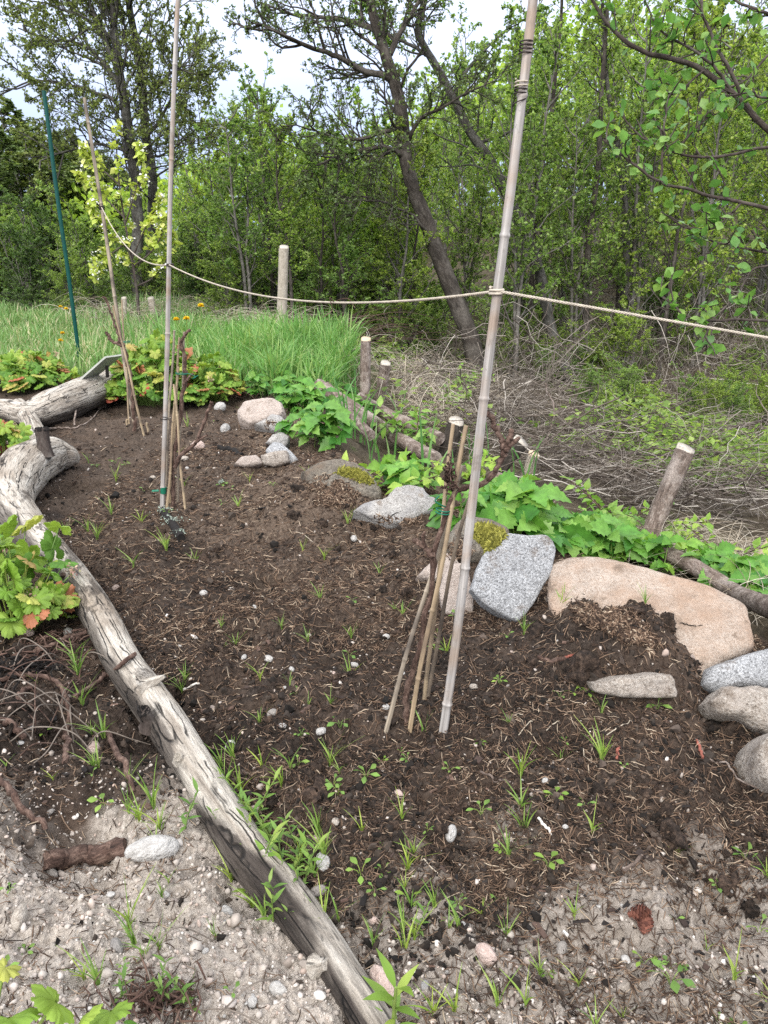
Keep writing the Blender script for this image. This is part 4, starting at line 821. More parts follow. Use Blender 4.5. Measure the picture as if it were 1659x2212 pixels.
BIG = [(330,1843,116,'smooth white and grey cobble lying beside the dark stick at lower left','cobble'),(697,1866,46,'round pale grey pebble beside the lower end of the long driftwood','cobble'),(688,1928,40,'rough speckled pale pebble just below the round pale grey one',0),
 (43,1985,62,'oval beige pebble at the lower left edge on pale gravel','brown_granite'),(252,2048,44,'flat grey brown pebble on pale gravel near the bottom left',0),(974,1803,40,'white angular pebble on dark soil right of the long driftwood','cobble'),(1213,2052,36,'pale triangular pebble on the dry soil at the bottom',0),
 (860,1720,30,'pinkish brown pebble standing in dark soil below the nearest canes','pink_granite'),(497,1618,36,'whitish pebble beside the long driftwood near its broken stub','cobble'),(57,1367,38,'reddish pebble at the left edge under the geranium leaves','pink_granite'),(148,1368,36,'light grey pebble touching the driftwood under the yellow geranium leaf',0),
 (203,1620,44,'reddish pointed stone left of the driftwood among dead stems','pink_granite'),(578,1425,26,'grey angular pebble near the middle of the dark bed','grey_granite'),(440,1283,18,'small white pebble near the driftwood in the middle distance','cobble'),(692,1582,28,'pale squarish pebble left of the seedling with drooping leaves','cobble'),
 (490,1972,36,'white chalky pebble at the edge of the pale gravel beside the driftwood','cobble'),(112,1890,36,'grey green pebble on pale gravel below the dark stick',0),(630,1448,20,'small white pebble above the middle of the dark bed','cobble'),(460,1533,22,'pale pebble just right of the broken driftwood stub',0),(352,1770,40,'brown stone in the shade beside the driftwood above the white cobble','brown_granite'),
 (765,1438,20,'small white pebble on the dark bed left of the nearest canes','cobble'),(527,1422,18,'tiny white pebble left of the grey angular pebble','cobble'),(810,1995,30,'pale pink pebble near the tall seedling at the bottom','pink_granite'),(487,930,36,'pale flat stone lying on the bed left of the stone edging',0),(475,882,26,'grey white stone under the far geranium clump','grey_granite'),(428,965,32,'pink flat stone behind the low vine branch','pink_granite'),
 (829,2135,90,'large pale pinkish stone at the bottom beside the driftwood end','pink_granite'),(545,2165,30,'white pebble at the bottom edge on pale gravel','cobble'),(600,2140,40,'pale yellowish pebble at the bottom left of the driftwood end',0),(1050,2066,54,'flat pinkish stone shard on the dry soil','pink_granite'),(550,1752,26,'pale pebble beside the right side of the driftwood',0)]
for q in BIG: pebble(q[0], q[1], q[2], q[3], None, q[4] or 'pebble', asp=.8 if q[2] < 60 else .62, rz=.25 if q[2] == 116 else None)
rg = np.random.default_rng(31); k = 0
while k < 110:
    x, y = near_xy(rg, 1, .75, 4.4, 1.0); x, y = float(x[0]), float(y[0]); inl = x < float(xlog(y))
    if abs(x - float(xlog(y))) < .09 or x > float(xedge(y)) - .05 or (not inl and y > 1.2 and rg.uniform() < .35): continue
    sx, sy = proj(np.array([x, y, 0.]))
    pebble(sx, sy, (7 + rg.gamma(1.5, 5)) * (1.0 if inl or y < 1.0 else .8), 'small pebble lying loose in the gravelly soil left of the driftwood' if inl else 'small pale pebble scattered over the dark bed', 'loose pebbles left of the driftwood' if inl else 'loose pebbles on the dark bed'); k += 1

# ------------------------------------------------------------------ small weeds and grass in the bed
def tuft_mesh(seed, nb, h, spread=.5, w=.0016):
    rg = np.random.default_rng(seed); a = rg.uniform(0, 6.28, nb); L = h * rg.uniform(.5, 1.1, nb); ln = rg.uniform(.1, spread, nb); t = np.linspace(0, 1, 6); hor = (ln[:, None] * t ** 1.6) * L[:, None] * 1.4; up = L[:, None] * t * (1 - .25 * ln[:, None] * t)
    P = np.stack([np.cos(a)[:, None] * hor, np.sin(a)[:, None] * hor, up], -1) + rg.normal(0, h * .03, (nb, 1, 3)) * (1, 1, 0); P[:, 0, 2] -= .006
    side = np.stack([-np.sin(a), np.cos(a), np.zeros(nb)], 1); b = rg.uniform(0, 1.5, nb)[:, None]; side = nrm(side + b * np.stack([np.cos(a), np.sin(a), np.zeros(nb)], 1))
    mb = MB(); mb.ribbons(P, w * rg.uniform(.6, 1.3, nb)[:, None] * np.array([[.7, 1, 1, .85, .6, .12]]), side); return mb
TUFT = [tuft_mesh(k, 4 + k, .055 + .008 * (k % 4), .55 + .1 * (k % 3)).build('grass_tuft', MAT['weed']) for k in range(8)]
for k, o in enumerate(TUFT): bpy.data.objects.remove(o) if False else None
used = set()
def place(pool, x, y, sc, label, cat, group, rg, z=None):
    k = int(rg.integers(0, len(pool))); src = pool[k]
    if id(src) in used: o = dup(src, (0, 0, 0), 0)
    else: used.add(id(src)); o = src
    o.location = (float(x), float(y), float(HD(x, y)) if z is None else z); o.rotation_euler = (0, 0, float(rg.uniform(0, 6.28))); o.scale = (sc,) * 3; return tag(o, label, cat, group)
rg = np.random.default_rng(41); k = 0
TP = [(190,1150,1.3),(210,1165,1.2),(165,1430,1.9),(172,1460,1.7),(360,1190,1.2),(400,1470,1),(510,1395,1),(1125,1745,1.5),(1130,1790,1.5),(1280,1800,1.3),(1100,1850,1.3),(880,1880,1.2),(505,1640,1.3),(490,1700,1.4),(395,1500,1.1),(870,1330,1.2),(820,1240,1),(760,1380,1),(655,1190,1),(700,1210,.9),(560,1560,1),(610,1700,1.2),(690,1800,1.3),(700,1850,1.3),(625,1480,1),(400,1050,1),(520,1880,1.6),(545,1960,1.6),(500,1905,1.5),(330,1745,1.7),(300,1770,1.5),(345,1790,1.5),(250,1040,1),(700,2010,1.2),(730,1990,1.3),(940,1960,1),(1040,1980,1),(1240,1980,1.1),(1075,2170,1.2),(980,2185,1.2),(1250,2130,1),(560,1850,1.5),(585,1900,1.6),(530,1800,1.4),(600,1930,1.5),(640,1990,1.3),(520,1720,1.3),(650,1860,1.4),(480,1660,1.2),(570,1980,1.4),(680,1890,1.3)]
for px, py, sc in TP: g = hit(px, py); place(TUFT, g[0], g[1], sc * .72 * (.75 + .2 * g[1]), 'slender tuft of bright green grass sprouting from bare soil', 'grass tuft', 'grass tufts in the bed', rg)
while k < 105:
    x, y = near_xy(rg, 1, .78, 5.2, .75); x, y = float(x[0]), float(y[0])
    if abs(x - float(xlog(y))) < .09 or x > float(xedge(y)) - .08 or rg.uniform() > .35 + np.exp(-((x - float(xlog(y))) / .35) ** 2): continue
    place(TUFT, x, y, rg.uniform(.45, 1.1) * (.75 + .22 * y), 'slender tuft of bright green grass sprouting from bare soil', 'grass tuft', 'grass tufts in the bed', rg); k += 1
OV = leaf_ovate(5, .30, .55, 0, .15, .2); OVS = leaf_ovate(10, .36, .4, .10, .2, .25)
def rosette(seed, nl, L, lift):
    rg = np.random.default_rng(seed); o = bpy.data.objects.new('weed_seedling', None); COL.objects.link(o); a = np.arange(nl) * 2.4 + rg.uniform(0, 6); el = rg.uniform(.15, .9, nl) * lift; d = np.stack([np.cos(a) * np.cos(el), np.sin(a) * np.cos(el), np.sin(el)], 1); st_ = L * rg.uniform(.4, .9, nl); base = np.array([0, 0, .004]); tip = base + d * st_[:, None] + np.array([0, 0, L * .35]) * rg.uniform(.4, 1, (nl, 1))
    m = MB(); m.strands(np.stack([np.zeros((nl, 3)) - (0, 0, .006), .5 * tip + (0, 0, .003), tip], 1), .0008, 4); m.build('stem', MAT['gstem'], o)
    m = MB(); m.stamp(OV, tip, d * (1, 1, .35), nrm(np.array([[0, 0, 1.0]]) + rg.normal(0, .25, (nl, 3))), L * rg.uniform(.6, 1.15, nl)); m.build('leaves', MAT['weed'], o); return o
def erect(seed, h, nn, L):
    rg = np.random.default_rng(seed); o = bpy.data.objects.new('weed_sprig', None); COL.objects.link(o); t = np.linspace(0, 1, 12)[:, None]; lean = rg.normal(0, .22, 2); P = np.concatenate([lean * h * t ** 1.5, h * t - .006], 1)
    m = MB(); m.tube(P, np.linspace(.0018, .0009, 12), 6); m.build('stem', MAT['gstem'], o); pos = []; d = []
    for k in range(nn):
        f = (k + .8) / nn; p = np.array([np.interp(f, t[:, 0], P[:, q]) for q in range(3)])
        for s in (0, math.pi): a = k * 1.4 + s + rg.normal(0, .2); e = .3 + .7 * f; pos.append(p); d.append((math.cos(a) * math.cos(e), math.sin(a) * math.cos(e), math.sin(e)))
    m = MB(); m.stamp(leaf_ovate(6, .14, .4, 0, .2, .3), np.array(pos), np.array(d), np.array([[0, 0, 1.0]] * len(d)) + rg.normal(0, .15, (len(d), 3)), L * rg.uniform(.6, 1.1, len(d))); m.build('leaves', MAT['weed'], o); return o
ROS = [rosette(k, 3 + k % 4, .017 + .003 * (k % 3), .9) for k in range(7)]; ERE = [erect(k + 20, .07 + .02 * k, 5 + k, .028) for k in range(3)]
RP = [(735,1570,2),(790,1680,1.4),(780,1890,1.8),(730,1715,1.3),(882,1950,1.5),(990,1955,1.2),(1185,1870,1.5),(1040,1758,1.6),(1200,1725,1.3),(1210,1505,1.2),(1240,1500,1.1),(1420,1530,1.5),(1610,1860,1.6),(1550,1920,1.3),(1640,2010,1.8),(985,1335,1),(945,1370,1),(940,1405,1.2),(1330,1500,1.1),(640,1500,1.4),(1450,2125,2.0),(1390,2080,1.6),(590,1050,1.1),(250,1000,1.2),(210,1010,1.2),(270,1005,1),(480,1050,1),(95,1590,1.2),(225,1740,1.4),(500,1060,1),(360,1110,1.2),(650,1590,1.2),(560,1800,1.5),(640,1880,1.5),(690,1960,1.4),(480,1090,1),(760,1300,1)]
for px, py, sc in RP: g = hit(px, py); place(ROS, g[0], g[1], sc * .62 * (.7 + .2 * g[1]), 'little weed seedling with rounded light green leaves', 'seedling', 'weed seedlings in the bed', rg)
k = 0
while k < 70:
    x, y = near_xy(rg, 1, .78, 5.0, .8); x, y = float(x[0]), float(y[0])
    if abs(x - float(xlog(y))) < .09 or x > float(xedge(y)) - .08: continue
    place(ROS, x, y, rg.uniform(.25, .75) * (.7 + .22 * y), 'little weed seedling with rounded light green leaves', 'seedling', 'weed seedlings in the bed', rg); k += 1
EP = [(575,1850,1.2),(610,1890,1.2),(545,1790,1.1),(640,1870,1.0),(560,1930,1.1),(400,1790,1.0),(605,1960,1.0),(490,1810,.8),(905,2010,.7),(590,1990,1.0),(535,1930,.9),(555,1770,1.0),(590,1820,1.0),(625,1920,1.1),(655,1950,.9),(580,1960,1.0),(515,1850,.9),(565,1900,1.3),(600,1850,1.2),(640,1830,1.0),(525,1745,.9),(620,2010,.8),(660,1900,1.0)]
for px, py, sc in EP: g = hit(px, py); place(ERE, g[0], g[1], sc, 'upright weed sprig with narrow paired leaves beside the driftwood', 'weed', 'upright weeds along the driftwood', rg)
for px, py, sc, lb in ((848, 2230, 2.1, 'tallest narrow leaved weed rising at the bottom edge right of the driftwood'),): g = PG(px, py, .0); place([erect(60, .075, 6, .03)], g[0], g[1], sc, lb, 'weed', None, rg)
for px, py in ((265,2185),(365,2180),(340,2200),(415,2190)): g = PG(px, py, .02); place(ERE[:2], g[0], g[1], .75, 'thin upright weed sprig in the pale gravel at bottom left', 'weed', 'thin weeds in the pale gravel', rg)

# ------------------------------------------------------------------ dead stems, twigs, cones
def twig(name, label, cat, px, r0, r1, mat, lift=0.006, group=None, bumps=.12, seed=1, arc=0.0, n=8, surf=False):
    g = np.array([(hit_s if surf else hit)(*q) for q in px]); S = spline(g, 40); s = np.linspace(0, 1, 40); S[:, 2] = np.maximum(S[:, 2], HD(S[:, 0], S[:, 1])) + lift * .6 + arc * np.sin(s * math.pi); S += fbm2(s * 9 + seed, s * 0, 2, seed)[:, None] * r0 * np.array([1.2, 1.2, .3])
    mb = MB(); mb.tube(S, np.linspace(r0, r1, 40), n, bumps, seed); return tag(recentre(mb.build(name, MAT[mat])), label, cat, group)
twig('stick', 'dark rotten stick with orange broken end beside the white cobble', 'stick', [(95,1868),(150,1858),(210,1850),(272,1836)], .015, .017, 'vine', .01, seed=2, n=14)
twig('twig', 'long curved brown twig on the dark soil below the tall leaning pole', 'twig', [(1018,1672),(1070,1695),(1130,1708),(1170,1715),(1212,1706)], .0028, .0022, 'bark_cherry', seed=3)
twig('bark_piece', 'flat dark strip of bark with orange edge on the mound by the biggest boulder', 'bark', [(1150,1428),(1190,1432),(1218,1427)], .006, .005, 'vine', seed=4)
twig('catkin', 'dark red catkin lying at the end of the flat bark strip', 'catkin', [(1218,1425),(1240,1416)], .0035, .003, 'brick_red', seed=5)
twig('twig', 'thin forked pale twig curving towards the right edge', 'twig', [(1500,1600),(1530,1640),(1590,1685),(1660,1715)], .0022, .0016, 'bark_cherry', seed=6)
twig('catkin', 'rusty red catkin on the soil below the moss at right', 'catkin', [(1505,1603),(1518,1640)], .0034, .0028, 'brick_red', seed=7)
twig('catkin', 'short red catkin standing on the soil right of the tall leaning pole', 'catkin', [(1336,1618),(1332,1642)], .0034, .003, 'brick_red', seed=8)
twig('root_fragment', 'bleached white root fragment on the dark soil at right', 'root', [(1163,1772),(1172,1785),(1186,1795),(1190,1808)], .0028, .0022, 'bone', .008, seed=9)
twig('stick', 'short reddish stick lying on the dark soil at lower right', 'stick', [(1345,1882),(1370,1872),(1388,1850)], .0042, .003, 'bark_cherry', seed=10)
twig('stick', 'black charred stick end lying left of the low vine branch', 'stick', [(470,968),(500,975),(520,985)], .016, .012, 'char', seed=11)
twig('twig', 'pale split twig lying right of the driftwood below the splinter stub', 'twig', [(355,1522),(390,1500),(432,1478)], .0035, .0025, 'bone', seed=12)
twig('twig', 'thin forked twig lying in front of the shorter thick driftwood log', 'twig', [(75,926),(130,928),(170,925),(200,905),(215,885)], .007, .003, 'bark_cherry', .012, seed=13)
twig('twig', 'bare dry twig arching in front of the shorter thick driftwood log', 'twig', [(162,925),(166,905),(172,890),(160,876)], .006, .004, 'bark_cherry', .03, seed=14, arc=.05)
for k, (a, b) in enumerate([((640,1150),(675,1172)),((560,1290),(590,1310)),((1310,1590),(1370,1560)),((1235,1620),(1290,1660)),((910,1860),(945,1890)),((1050,1790),(1100,1830)),((1260,1840),(1300,1880)),((1180,1580),(1210,1560)),((745,1150),(800,1190)),((1120,1590),(1150,1560)),((1090,1560),(1130,1545)),((1000,1740),(1040,1735))]):
    twig('straw', 'short pale straw stalk lying on the dark bed', 'straw', [a, ((a[0]+b[0])/2, (a[1]+b[1])/2 - 4), b], .0013, .001, 'dead_grass', .004, 'straw stalks on the dark bed', seed=k)
for k, px in enumerate([[(168,1508),(205,1490),(240,1470),(262,1447),(288,1420)],[(0,1475),(60,1468),(110,1480),(140,1500),(150,1545),(142,1590)],[(40,1540),(50,1510),(70,1490)],[(142,1590),(148,1630),(140,1655)],[(0,1690),(25,1725),(60,1765),(95,1800)],[(230,1590),(262,1650),(280,1690),(286,1720)],[(185,1372),(130,1400),(70,1415)],[(0,1560),(35,1590),(55,1600)]]):
    twig('dead_rhizome', ('scaly red brown rhizome draped across the long driftwood' if k == 0 else 'scaly red brown geranium rhizome on bare soil left of the driftwood'), 'rhizome', px, .0062, .0055, 'vine', .012, None if k == 0 else 'dead rhizomes left of the driftwood', .22, k, arc=.01, n=12, surf=(k == 0))
rg = np.random.default_rng(9)
for k in range(26):
    c = (rg.uniform(20, 210), rg.uniform(1420, 1640)); b = hit(*c); a = rg.uniform(0, 6.28); L = rg.uniform(.08, .22); e = b + np.array([math.cos(a) * L, math.sin(a) * L, 0]); e[2] = HD(e[0], e[1]) + .004
    S = spline([b, b + (e - b) * .3 + (0, 0, L * rg.uniform(.15, .5)), b + (e - b) * .75 + (0, 0, L * rg.uniform(.1, .4)), e], 26); mb = MB(); mb.tube(S, np.linspace(.0017, .0012, 26), 6)
    tag(recentre(mb.build('dry_stalk', MAT['brush'] if k % 3 else MAT['vine'])), 'thin dry leaf stalk arching over bare soil left of the driftwood', 'stem', 'dry stalks left of the driftwood')
for k in range(10):
    b = PG(rg.uniform(180, 620), rg.uniform(2050, 2200), .04); a = rg.uniform(0, 6.28); L = rg.uniform(.05, .13); e = b + np.array([math.cos(a) * L, math.sin(a) * L, 0]); b[2] = HD(b[0], b[1]); e[2] = HD(e[0], e[1]) + .003
    S = spline([b, (b + e) / 2 + (0, 0, L * rg.uniform(.1, .4)), e], 22); mb = MB(); mb.tube(S, .0011, 5); tag(recentre(mb.build('dry_stalk', MAT['brush'])), 'thin dry stalk lying on the pale gravel at the bottom', 'stem', 'dry stalks on the pale gravel')
def shreds(name, label, px, n, L, r, mat, seed, h=.03, cat='debris', group=None, wpx=40, hpx=20):
    rg = np.random.default_rng(seed); mb = MB(); P = []
    for _ in range(n):
        g = hit(px[0] + rg.normal(0, wpx), px[1] + rg.normal(0, hpx)); d = nrm(rg.normal(0, 1, 3) * (1, 1, .4)); l = L * rg.uniform(.4, 1.2); z = rg.uniform(0, h); m = g + (0, 0, z); P.append([m - d * l / 2, m + rg.normal(0, l * .15, 3), m + d * l / 2])
    P = np.array(P); P[..., 2] = np.maximum(P[..., 2], HD(P[..., 0], P[..., 1]) + .002); mb.strands(P, r * rg.uniform(.5, 1.3, (n, 1)) * np.array([[.6, 1, .5]]), 5); return tag(recentre(mb.build(name, MAT[mat])), label, cat, group, 'stuff')
shreds('dead_leaf_heap', 'heap of shredded russet dead leaves left of the driftwood under the geranium', (105,1410), 190, .05, .0022, 'red_brush', 1, .03, 'leaf heap', None, 45, 22)
shreds('dead_leaf_heap', 'tangled heap of dark rotting leaves at the left edge of the bare soil', (60,1450), 120, .05, .0024, 'char', 2, .02, 'leaf heap', None, 40, 15)
shreds('dead_leaf_heap', 'russet dead leaf tangle with dry stalks at the bottom left', (335,2170), 160, .04, .0016, 'red_brush', 3, .03, 'leaf heap', None, 50, 22)
shreds('dead_leaf_heap', 'brown dead leaf tangle under the far geranium clump beside the stone edging', (490,855), 200, .12, .005, 'red_brush', 4, .05, 'leaf heap', None, 34, 9)
def cone(px, py, L, label, seed):
    g = hit(px, py); rg = np.random.default_rng(seed); n = 90; i = np.arange(n); t = (i + .5) / n; a = i * 2.39996; r = .42 * L * np.sin(math.pi * (t * .85 + .12)) ** .8; pos = np.stack([np.cos(a) * r * .55, np.sin(a) * r * .55, (t - .5) * L], 1); d = np.stack([np.cos(a), np.sin(a), .6 * np.ones(n)], 1)
    mb = MB(); mb.stamp(leaf_ovate(3, .5, .6, 0, .2, -.2), pos, d, np.array([[0, 0, 1.0]] * n), .17 * L * (.6 + np.sin(math.pi * t))); mb.tube(np.array([(0, 0, -.45 * L), (0, 0, 0), (0, 0, .45 * L)]), [.1 * L, .2 * L, .08 * L], 8)
    o = mb.build('pine_cone', MAT['cone']); o.location = [float(v) for v in g + (0, 0, L * .3)]; o.rotation_euler = (1.25, .2, seed * 1.3); return tag(o, label, 'cone')
cone(1378, 1985, .036, 'open red brown cone, the upper of the two lying close together', 1); cone(1392, 2008, .032, 'open red brown cone, the lower of the two lying close together', 2)
lb_ = empty('lichen_stick', hit(375, 1140), 'dark stick crusted with pale grey lichen below the middle canes', 'stick'); g0, g1 = hit(352, 1108), hit(392, 1168)
S = spline([g0 + (0, 0, .012), (g0 + g1) / 2 + (0, 0, .016), g1 + (0, 0, .012)], 24); mb = MB(); mb.tube(S, .016, 12, .15, 4); mb.build('stick', MAT['char'], lb_)
def lichen(c, n, sp, parent, seed):
    rg = np.random.default_rng(seed); p = c + rg.normal(0, 1, (n, 3)) * sp; mb = MB(); mb.stamp(leaf_ovate(3, .5, .5, .2, .4, -.2), p, rg.normal(0, 1, (n, 3)), rot_about(rg, n, .8), rg.uniform(.003, .007, n)); return mb.build('lichen', MAT['lichen'], parent)
lichen(S[2] + (0, 0, .012), 120, np.array([.017, .017, .008]), lb_, 1); lichen(S[12] + (.004, 0, .014), 150, np.array([.022, .014, .008]), lb_, 2); lichen(S[21] + (0, 0, .012), 60, np.array([.014, .012, .006]), lb_, 3)
q = hit(477, 1046); o = lichen(np.array(q) + (0, 0, .012), 80, np.array([.008, .008, .004]), None, 4); tag(recentre(o), 'pale grey lichen scrap lying on the dark bed right of the middle canes', 'lichen')
mb = MB(); S = spline([hit(-40, 1010) + (0, 0, .05), hit(20, 995) + (0, 0, .05), hit(52, 985) + (0, 0, .03)], 12); mb.tube(S, .035, 8, .1, 2); tag(recentre(mb.build('red_branch', MAT['brick_red'])), 'rusty red branch end behind the flared end of the long driftwood', 'branch')

# ------------------------------------------------------------------ garden plants
def geranium(label, px, rx, ry, h, n, Rl, seed, heads=0, pts=None, base=None, d4=False):
    rg = np.random.default_rng(seed); b = hit(*px) if base is None else np.array(base); o = empty('geranium', b, label, 'plant', 'geraniums around the bed')
    if pts is None:
        a = rg.uniform(0, 6.28, n); q = np.sqrt(rg.uniform(0, 1, n)); x = b[0] + np.cos(a) * q * rx; y = b[1] + np.sin(a) * q * ry; z = H(x, y) + h * (1 - .72 * q ** 2.2) * rg.uniform(.55, 1.05, n); pos = np.stack([x, y, z], 1)
        out = np.stack([np.cos(a) * q, np.sin(a) * q, np.zeros(n)], 1); sc = Rl * rg.uniform(.55, 1.15, n)
    else:
        pos = np.array([PD(x, y, d) for x, y, d, s in pts]); sc = np.array([q[3] for q in pts]) * (1.4 if d4 else 1); n = len(pts); out = nrm(pos - b) * .5
    up = nrm(np.array([[0, -.18, 1.0]]) + out * .75 + rg.normal(0, .22, (n, 3))); d = nrm(out * .9 + rg.normal(0, .55, (n, 3)) + np.array([0, -.2, 0])); mb = MB(); stamp_palm(mb, pos, d, up, sc, rg); mb.build('leaves', MAT['geranium'], o)
    root = b + (pos - b) * np.array([.35, .35, 0]); root[:, 2] = H(root[:, 0], root[:, 1]) - .01; t = np.linspace(0, 1, 6)[None, :, None]
    S = root[:, None] * (1 - t) + pos[:, None] * t; S = S + (pos - root)[:, None] * np.array([-.35, -.35, .0]) * (t * (1 - t)) ; m = MB(); m.strands(S, .0017 * (Rl / .05) * np.ones((1, 6)), 5); m.build('stems', MAT['gstem'], o)
    for k in range(heads):
        i = int(rg.integers(0, n)); c = pos[i] + np.array([rg.normal(0, .03), rg.normal(0, .03), .035]); m = MB(); q = c + rg.normal(0, .010, (30, 3)); m.stamp(leaf_ovate(3, .35, .5, 0, .4, -.2), q, rot_about(rg, 30, .7), rg.normal(0, 1, (30, 3)), rg.uniform(.008, .016, 30)); r0 = root[i]; m.build('flower_bud', MAT['bud'], o)
        m = MB(); m.tube(spline([r0, (r0 + c) / 2 + (0, 0, .02), c], 8), .0018 * Rl / .05, 6); m.build('flower_stalk', MAT['gstem'], o)
    return o
geranium('low spreading geranium at the far left with yellowing leaves', (62, 840), .36, .34, .27, 240, .062, 1, 4)
geranium('big geranium clump with red lower leaves beside the middle canes', (345, 872), .36, .30, .46, 260, .062, 2, 5)
geranium('lower right geranium clump merging into the tall grass', (455, 872), .26, .26, .34, 150, .060, 3, 3)
geranium('small geranium at the left edge behind the flared driftwood end', (10, 985), .17, .16, .26, 60, .055, 4, 2, base=PG(5, 1015, .0))
b4 = PG(30, 1345, .02)
geranium('nearest geranium hanging over the long driftwood at the left', None, .16, .13, .27, 52, .056, 5, 4, base=b4)
geranium('spread of big lobed geranium leaves under the nearest geranium', None, 0, 0, 0, 0, .05, 6, 0, base=b4 + (0, 0, -.01), d4=True, pts=[(28,1272,2.28,.058),(125,1335,2.3,.05),(62,1205,2.35,.052),(118,1185,2.38,.045),(55,1135,2.42,.045),(128,1140,2.4,.035),(8,1330,2.22,.05),(140,1215,2.3,.034),(95,1240,2.3,.04),(5,1150,2.4,.05),(85,1290,2.3,.03)])
geranium('blurred geranium leaves at the bottom left corner', None, 0, 0, 0, 0, .06, 8, 0, base=PG(-40, 2420, 0), pts=[(120,2165,.80,.032),(240,2185,.84,.026),(20,2200,.78,.036),(300,2215,.86,.02),(10,2090,.9,.022),(170,2215,.80,.028)])
geranium('single yellow green geranium leaf at the left edge above the pale gravel', None, 0, 0, 0, 0, .05, 9, 0, base=PG(-60, 1700, .02), pts=[(8,1612,1.62,.034),(-8,1640,1.60,.03)])

def leafy(name, label, px, rx, ry, h, stems, L, mat, seed, serr=.17, leaflets=5, group=None, nodes=3, tmpl=None, stem_mat='gstem'):
    rg = np.random.default_rng(seed); b = hit(*px, False); o = empty(name, b, label, 'plant', group); T = tmpl or leaf_ovate(12, .34, .38, serr, .28, .28); pos = []; d = []; up = []; sc = []; S = []
    for _ in range(stems):
        a = rg.uniform(0, 6.28); q = math.sqrt(rg.uniform()); x = b[0] + math.cos(a) * q * rx; y = b[1] + math.sin(a) * q * ry; z = float(H(x, y)); hh = h * rg.uniform(.55, 1.1) * (1 - .3 * q * q); ln = rg.normal(0, .18, 2) * hh; tip = np.array([x + ln[0], y + ln[1], z + hh]); s0 = np.array([x, y, z - .02]); S.append(spline([s0, s0 * .5 + tip * .5 + (0, 0, hh * .06), tip], 7))
        for k in range(nodes):
            f = 1 - k * .28; c = s0 * (1 - f) + tip * f; ha = rg.uniform(0, 6.28); out = np.array([math.cos(ha), math.sin(ha), 0]); pt = c + out * L * .35 * (k > 0) + (0, 0, L * .08)
            for j in range(leaflets):
                w = (j - (leaflets - 1) / 2) * (2.1 / max(leaflets - 1, 1)) if leaflets > 1 else 0
                if k == 0: w = j * 6.283 / leaflets
                dd = np.array([math.cos(ha + w), math.sin(ha + w), rg.normal(-.05, .2)]); pos.append(pt); d.append(dd); up.append(nrm(np.array([0, -.3, 1.0]) + rg.normal(0, .42, 3))); sc.append(L * rg.uniform(.65, 1.1) * (1 - .12 * k))
    mb = MB(); mb.stamp(T, np.array(pos), np.array(d), np.array(up), np.array(sc)); mb.build('leaves', MAT[mat], o); m = MB(); m.strands(np.array(S), .0022 * np.ones((1, 7)), 5); m.build('stems', MAT[stem_mat], o); return o
BG = 'broad leaved plants behind the stones'
for k, (px, rx, st_, L, lb) in enumerate([((1075,1150),.16,8,.115,'bright green broad leaved plant just right of the tall pole behind the stones'),((1150,1170),.18,11,.125,'bright green toothed plant above the upright grey slab'),((1235,1190),.18,12,.13,'big toothed green plant between the grey slab and the orange boulder'),((1310,1205),.18,11,.125,'toothed green plant behind the left top of the orange boulder'),((1375,1215),.13,6,.10,'toothed green plant at the foot of the thickest stump'),
     ((1460,1235),.14,6,.10,'toothed green plant right of the thickest stump over the felled trunk'),((1540,1260),.14,7,.10,'toothed green plant behind the right end of the orange boulder'),((1620,1300),.16,7,.10,'toothed green plant at the right edge over the felled trunk'),((700,955),.16,7,.13,'fresh green plant with large pointed leaves beside the far felled trunks'),((672,893),.20,12,.10,'leafy ground cover plant right of the far pinkish boulder'),((720,870),.25,14,.10,'leafy ground cover plant beneath the tall grass near the trunks'),((610,860),.24,12,.09,'leafy ground cover plant between tall grass and the far pinkish boulder'),((870,1065),.13,6,.085,'small green plant behind the ridged pale boulder')]):
    leafy('broad_leaved_plant', lb, px, rx, rx * .8, .19 if px[1] > 1000 else .19, st_, L, 'bramble', 60 + k, group=BG)
def shrub(name, label, px, n, Ls, leafL, seed, spread=.5, mat='dogwood', bark='vine', group=None):
    rg = np.random.default_rng(seed); b = hit(*px, False); o = empty(name, b, label, 'shrub', group); S = []; pos = []; d = []
    for k in range(n):
        a = rg.uniform(0, 6.28); L = Ls * rg.uniform(.6, 1.1); h = np.array([math.cos(a), math.sin(a), 0]); s0 = b + h * .03 - (0, 0, .02); P = spline([s0, s0 + h * L * .3 * spread + (0, 0, L * .5), s0 + h * L * spread + (0, 0, L * rg.uniform(.55, .95))], 12); S.append(P)
        for q in range(2, 12):
            t = nrm(P[q] - P[q - 1]); sd = nrm(np.cross(t, [0, 0, 1.0]) + 1e-4); r = rg.uniform(0, 6.28) if q > 9 else (0 if q % 2 else 1.2); w = np.cross(t, sd)
            for s in (1, -1): pos.append(P[q]); d.append(t * .5 + s * (sd * math.cos(r) + w * math.sin(r)) + rg.normal(0, .15, 3))
    pos = np.array(pos); d = np.array(d); mb = MB(); mb.stamp(leaf_ovate(7, .31, .42, 0, .18, .35, .12), pos, d, nrm(np.array([[0, -.1, 1.0]]) + rg.normal(0, .2, pos.shape)), leafL * rg.uniform(.5, 1.1, len(pos))); mb.build('leaves', MAT[mat], o)
    m = MB(); m.strands(np.array(S), np.linspace(.006, .002, 12)[None], 6); m.build('branches', MAT[bark], o); return o
shrub('young_shrub', 'light green young shrub in front of the dead grass left of the tall pole', (895,985), 8, .42, .085, 1, .55, group='young shrubs beyond the stones')
shrub('young_shrub', 'light green low shrub spreading over the felled trunks behind the pale ridged boulder', (865,1072), 6, .2, .065, 2, .95, group='young shrubs beyond the stones')
shrub('young_shrub', 'light green shrub in the dead grass just behind the short black stump', (950,890), 9, .42, .07, 11, .8, group='young shrubs beyond the stones')
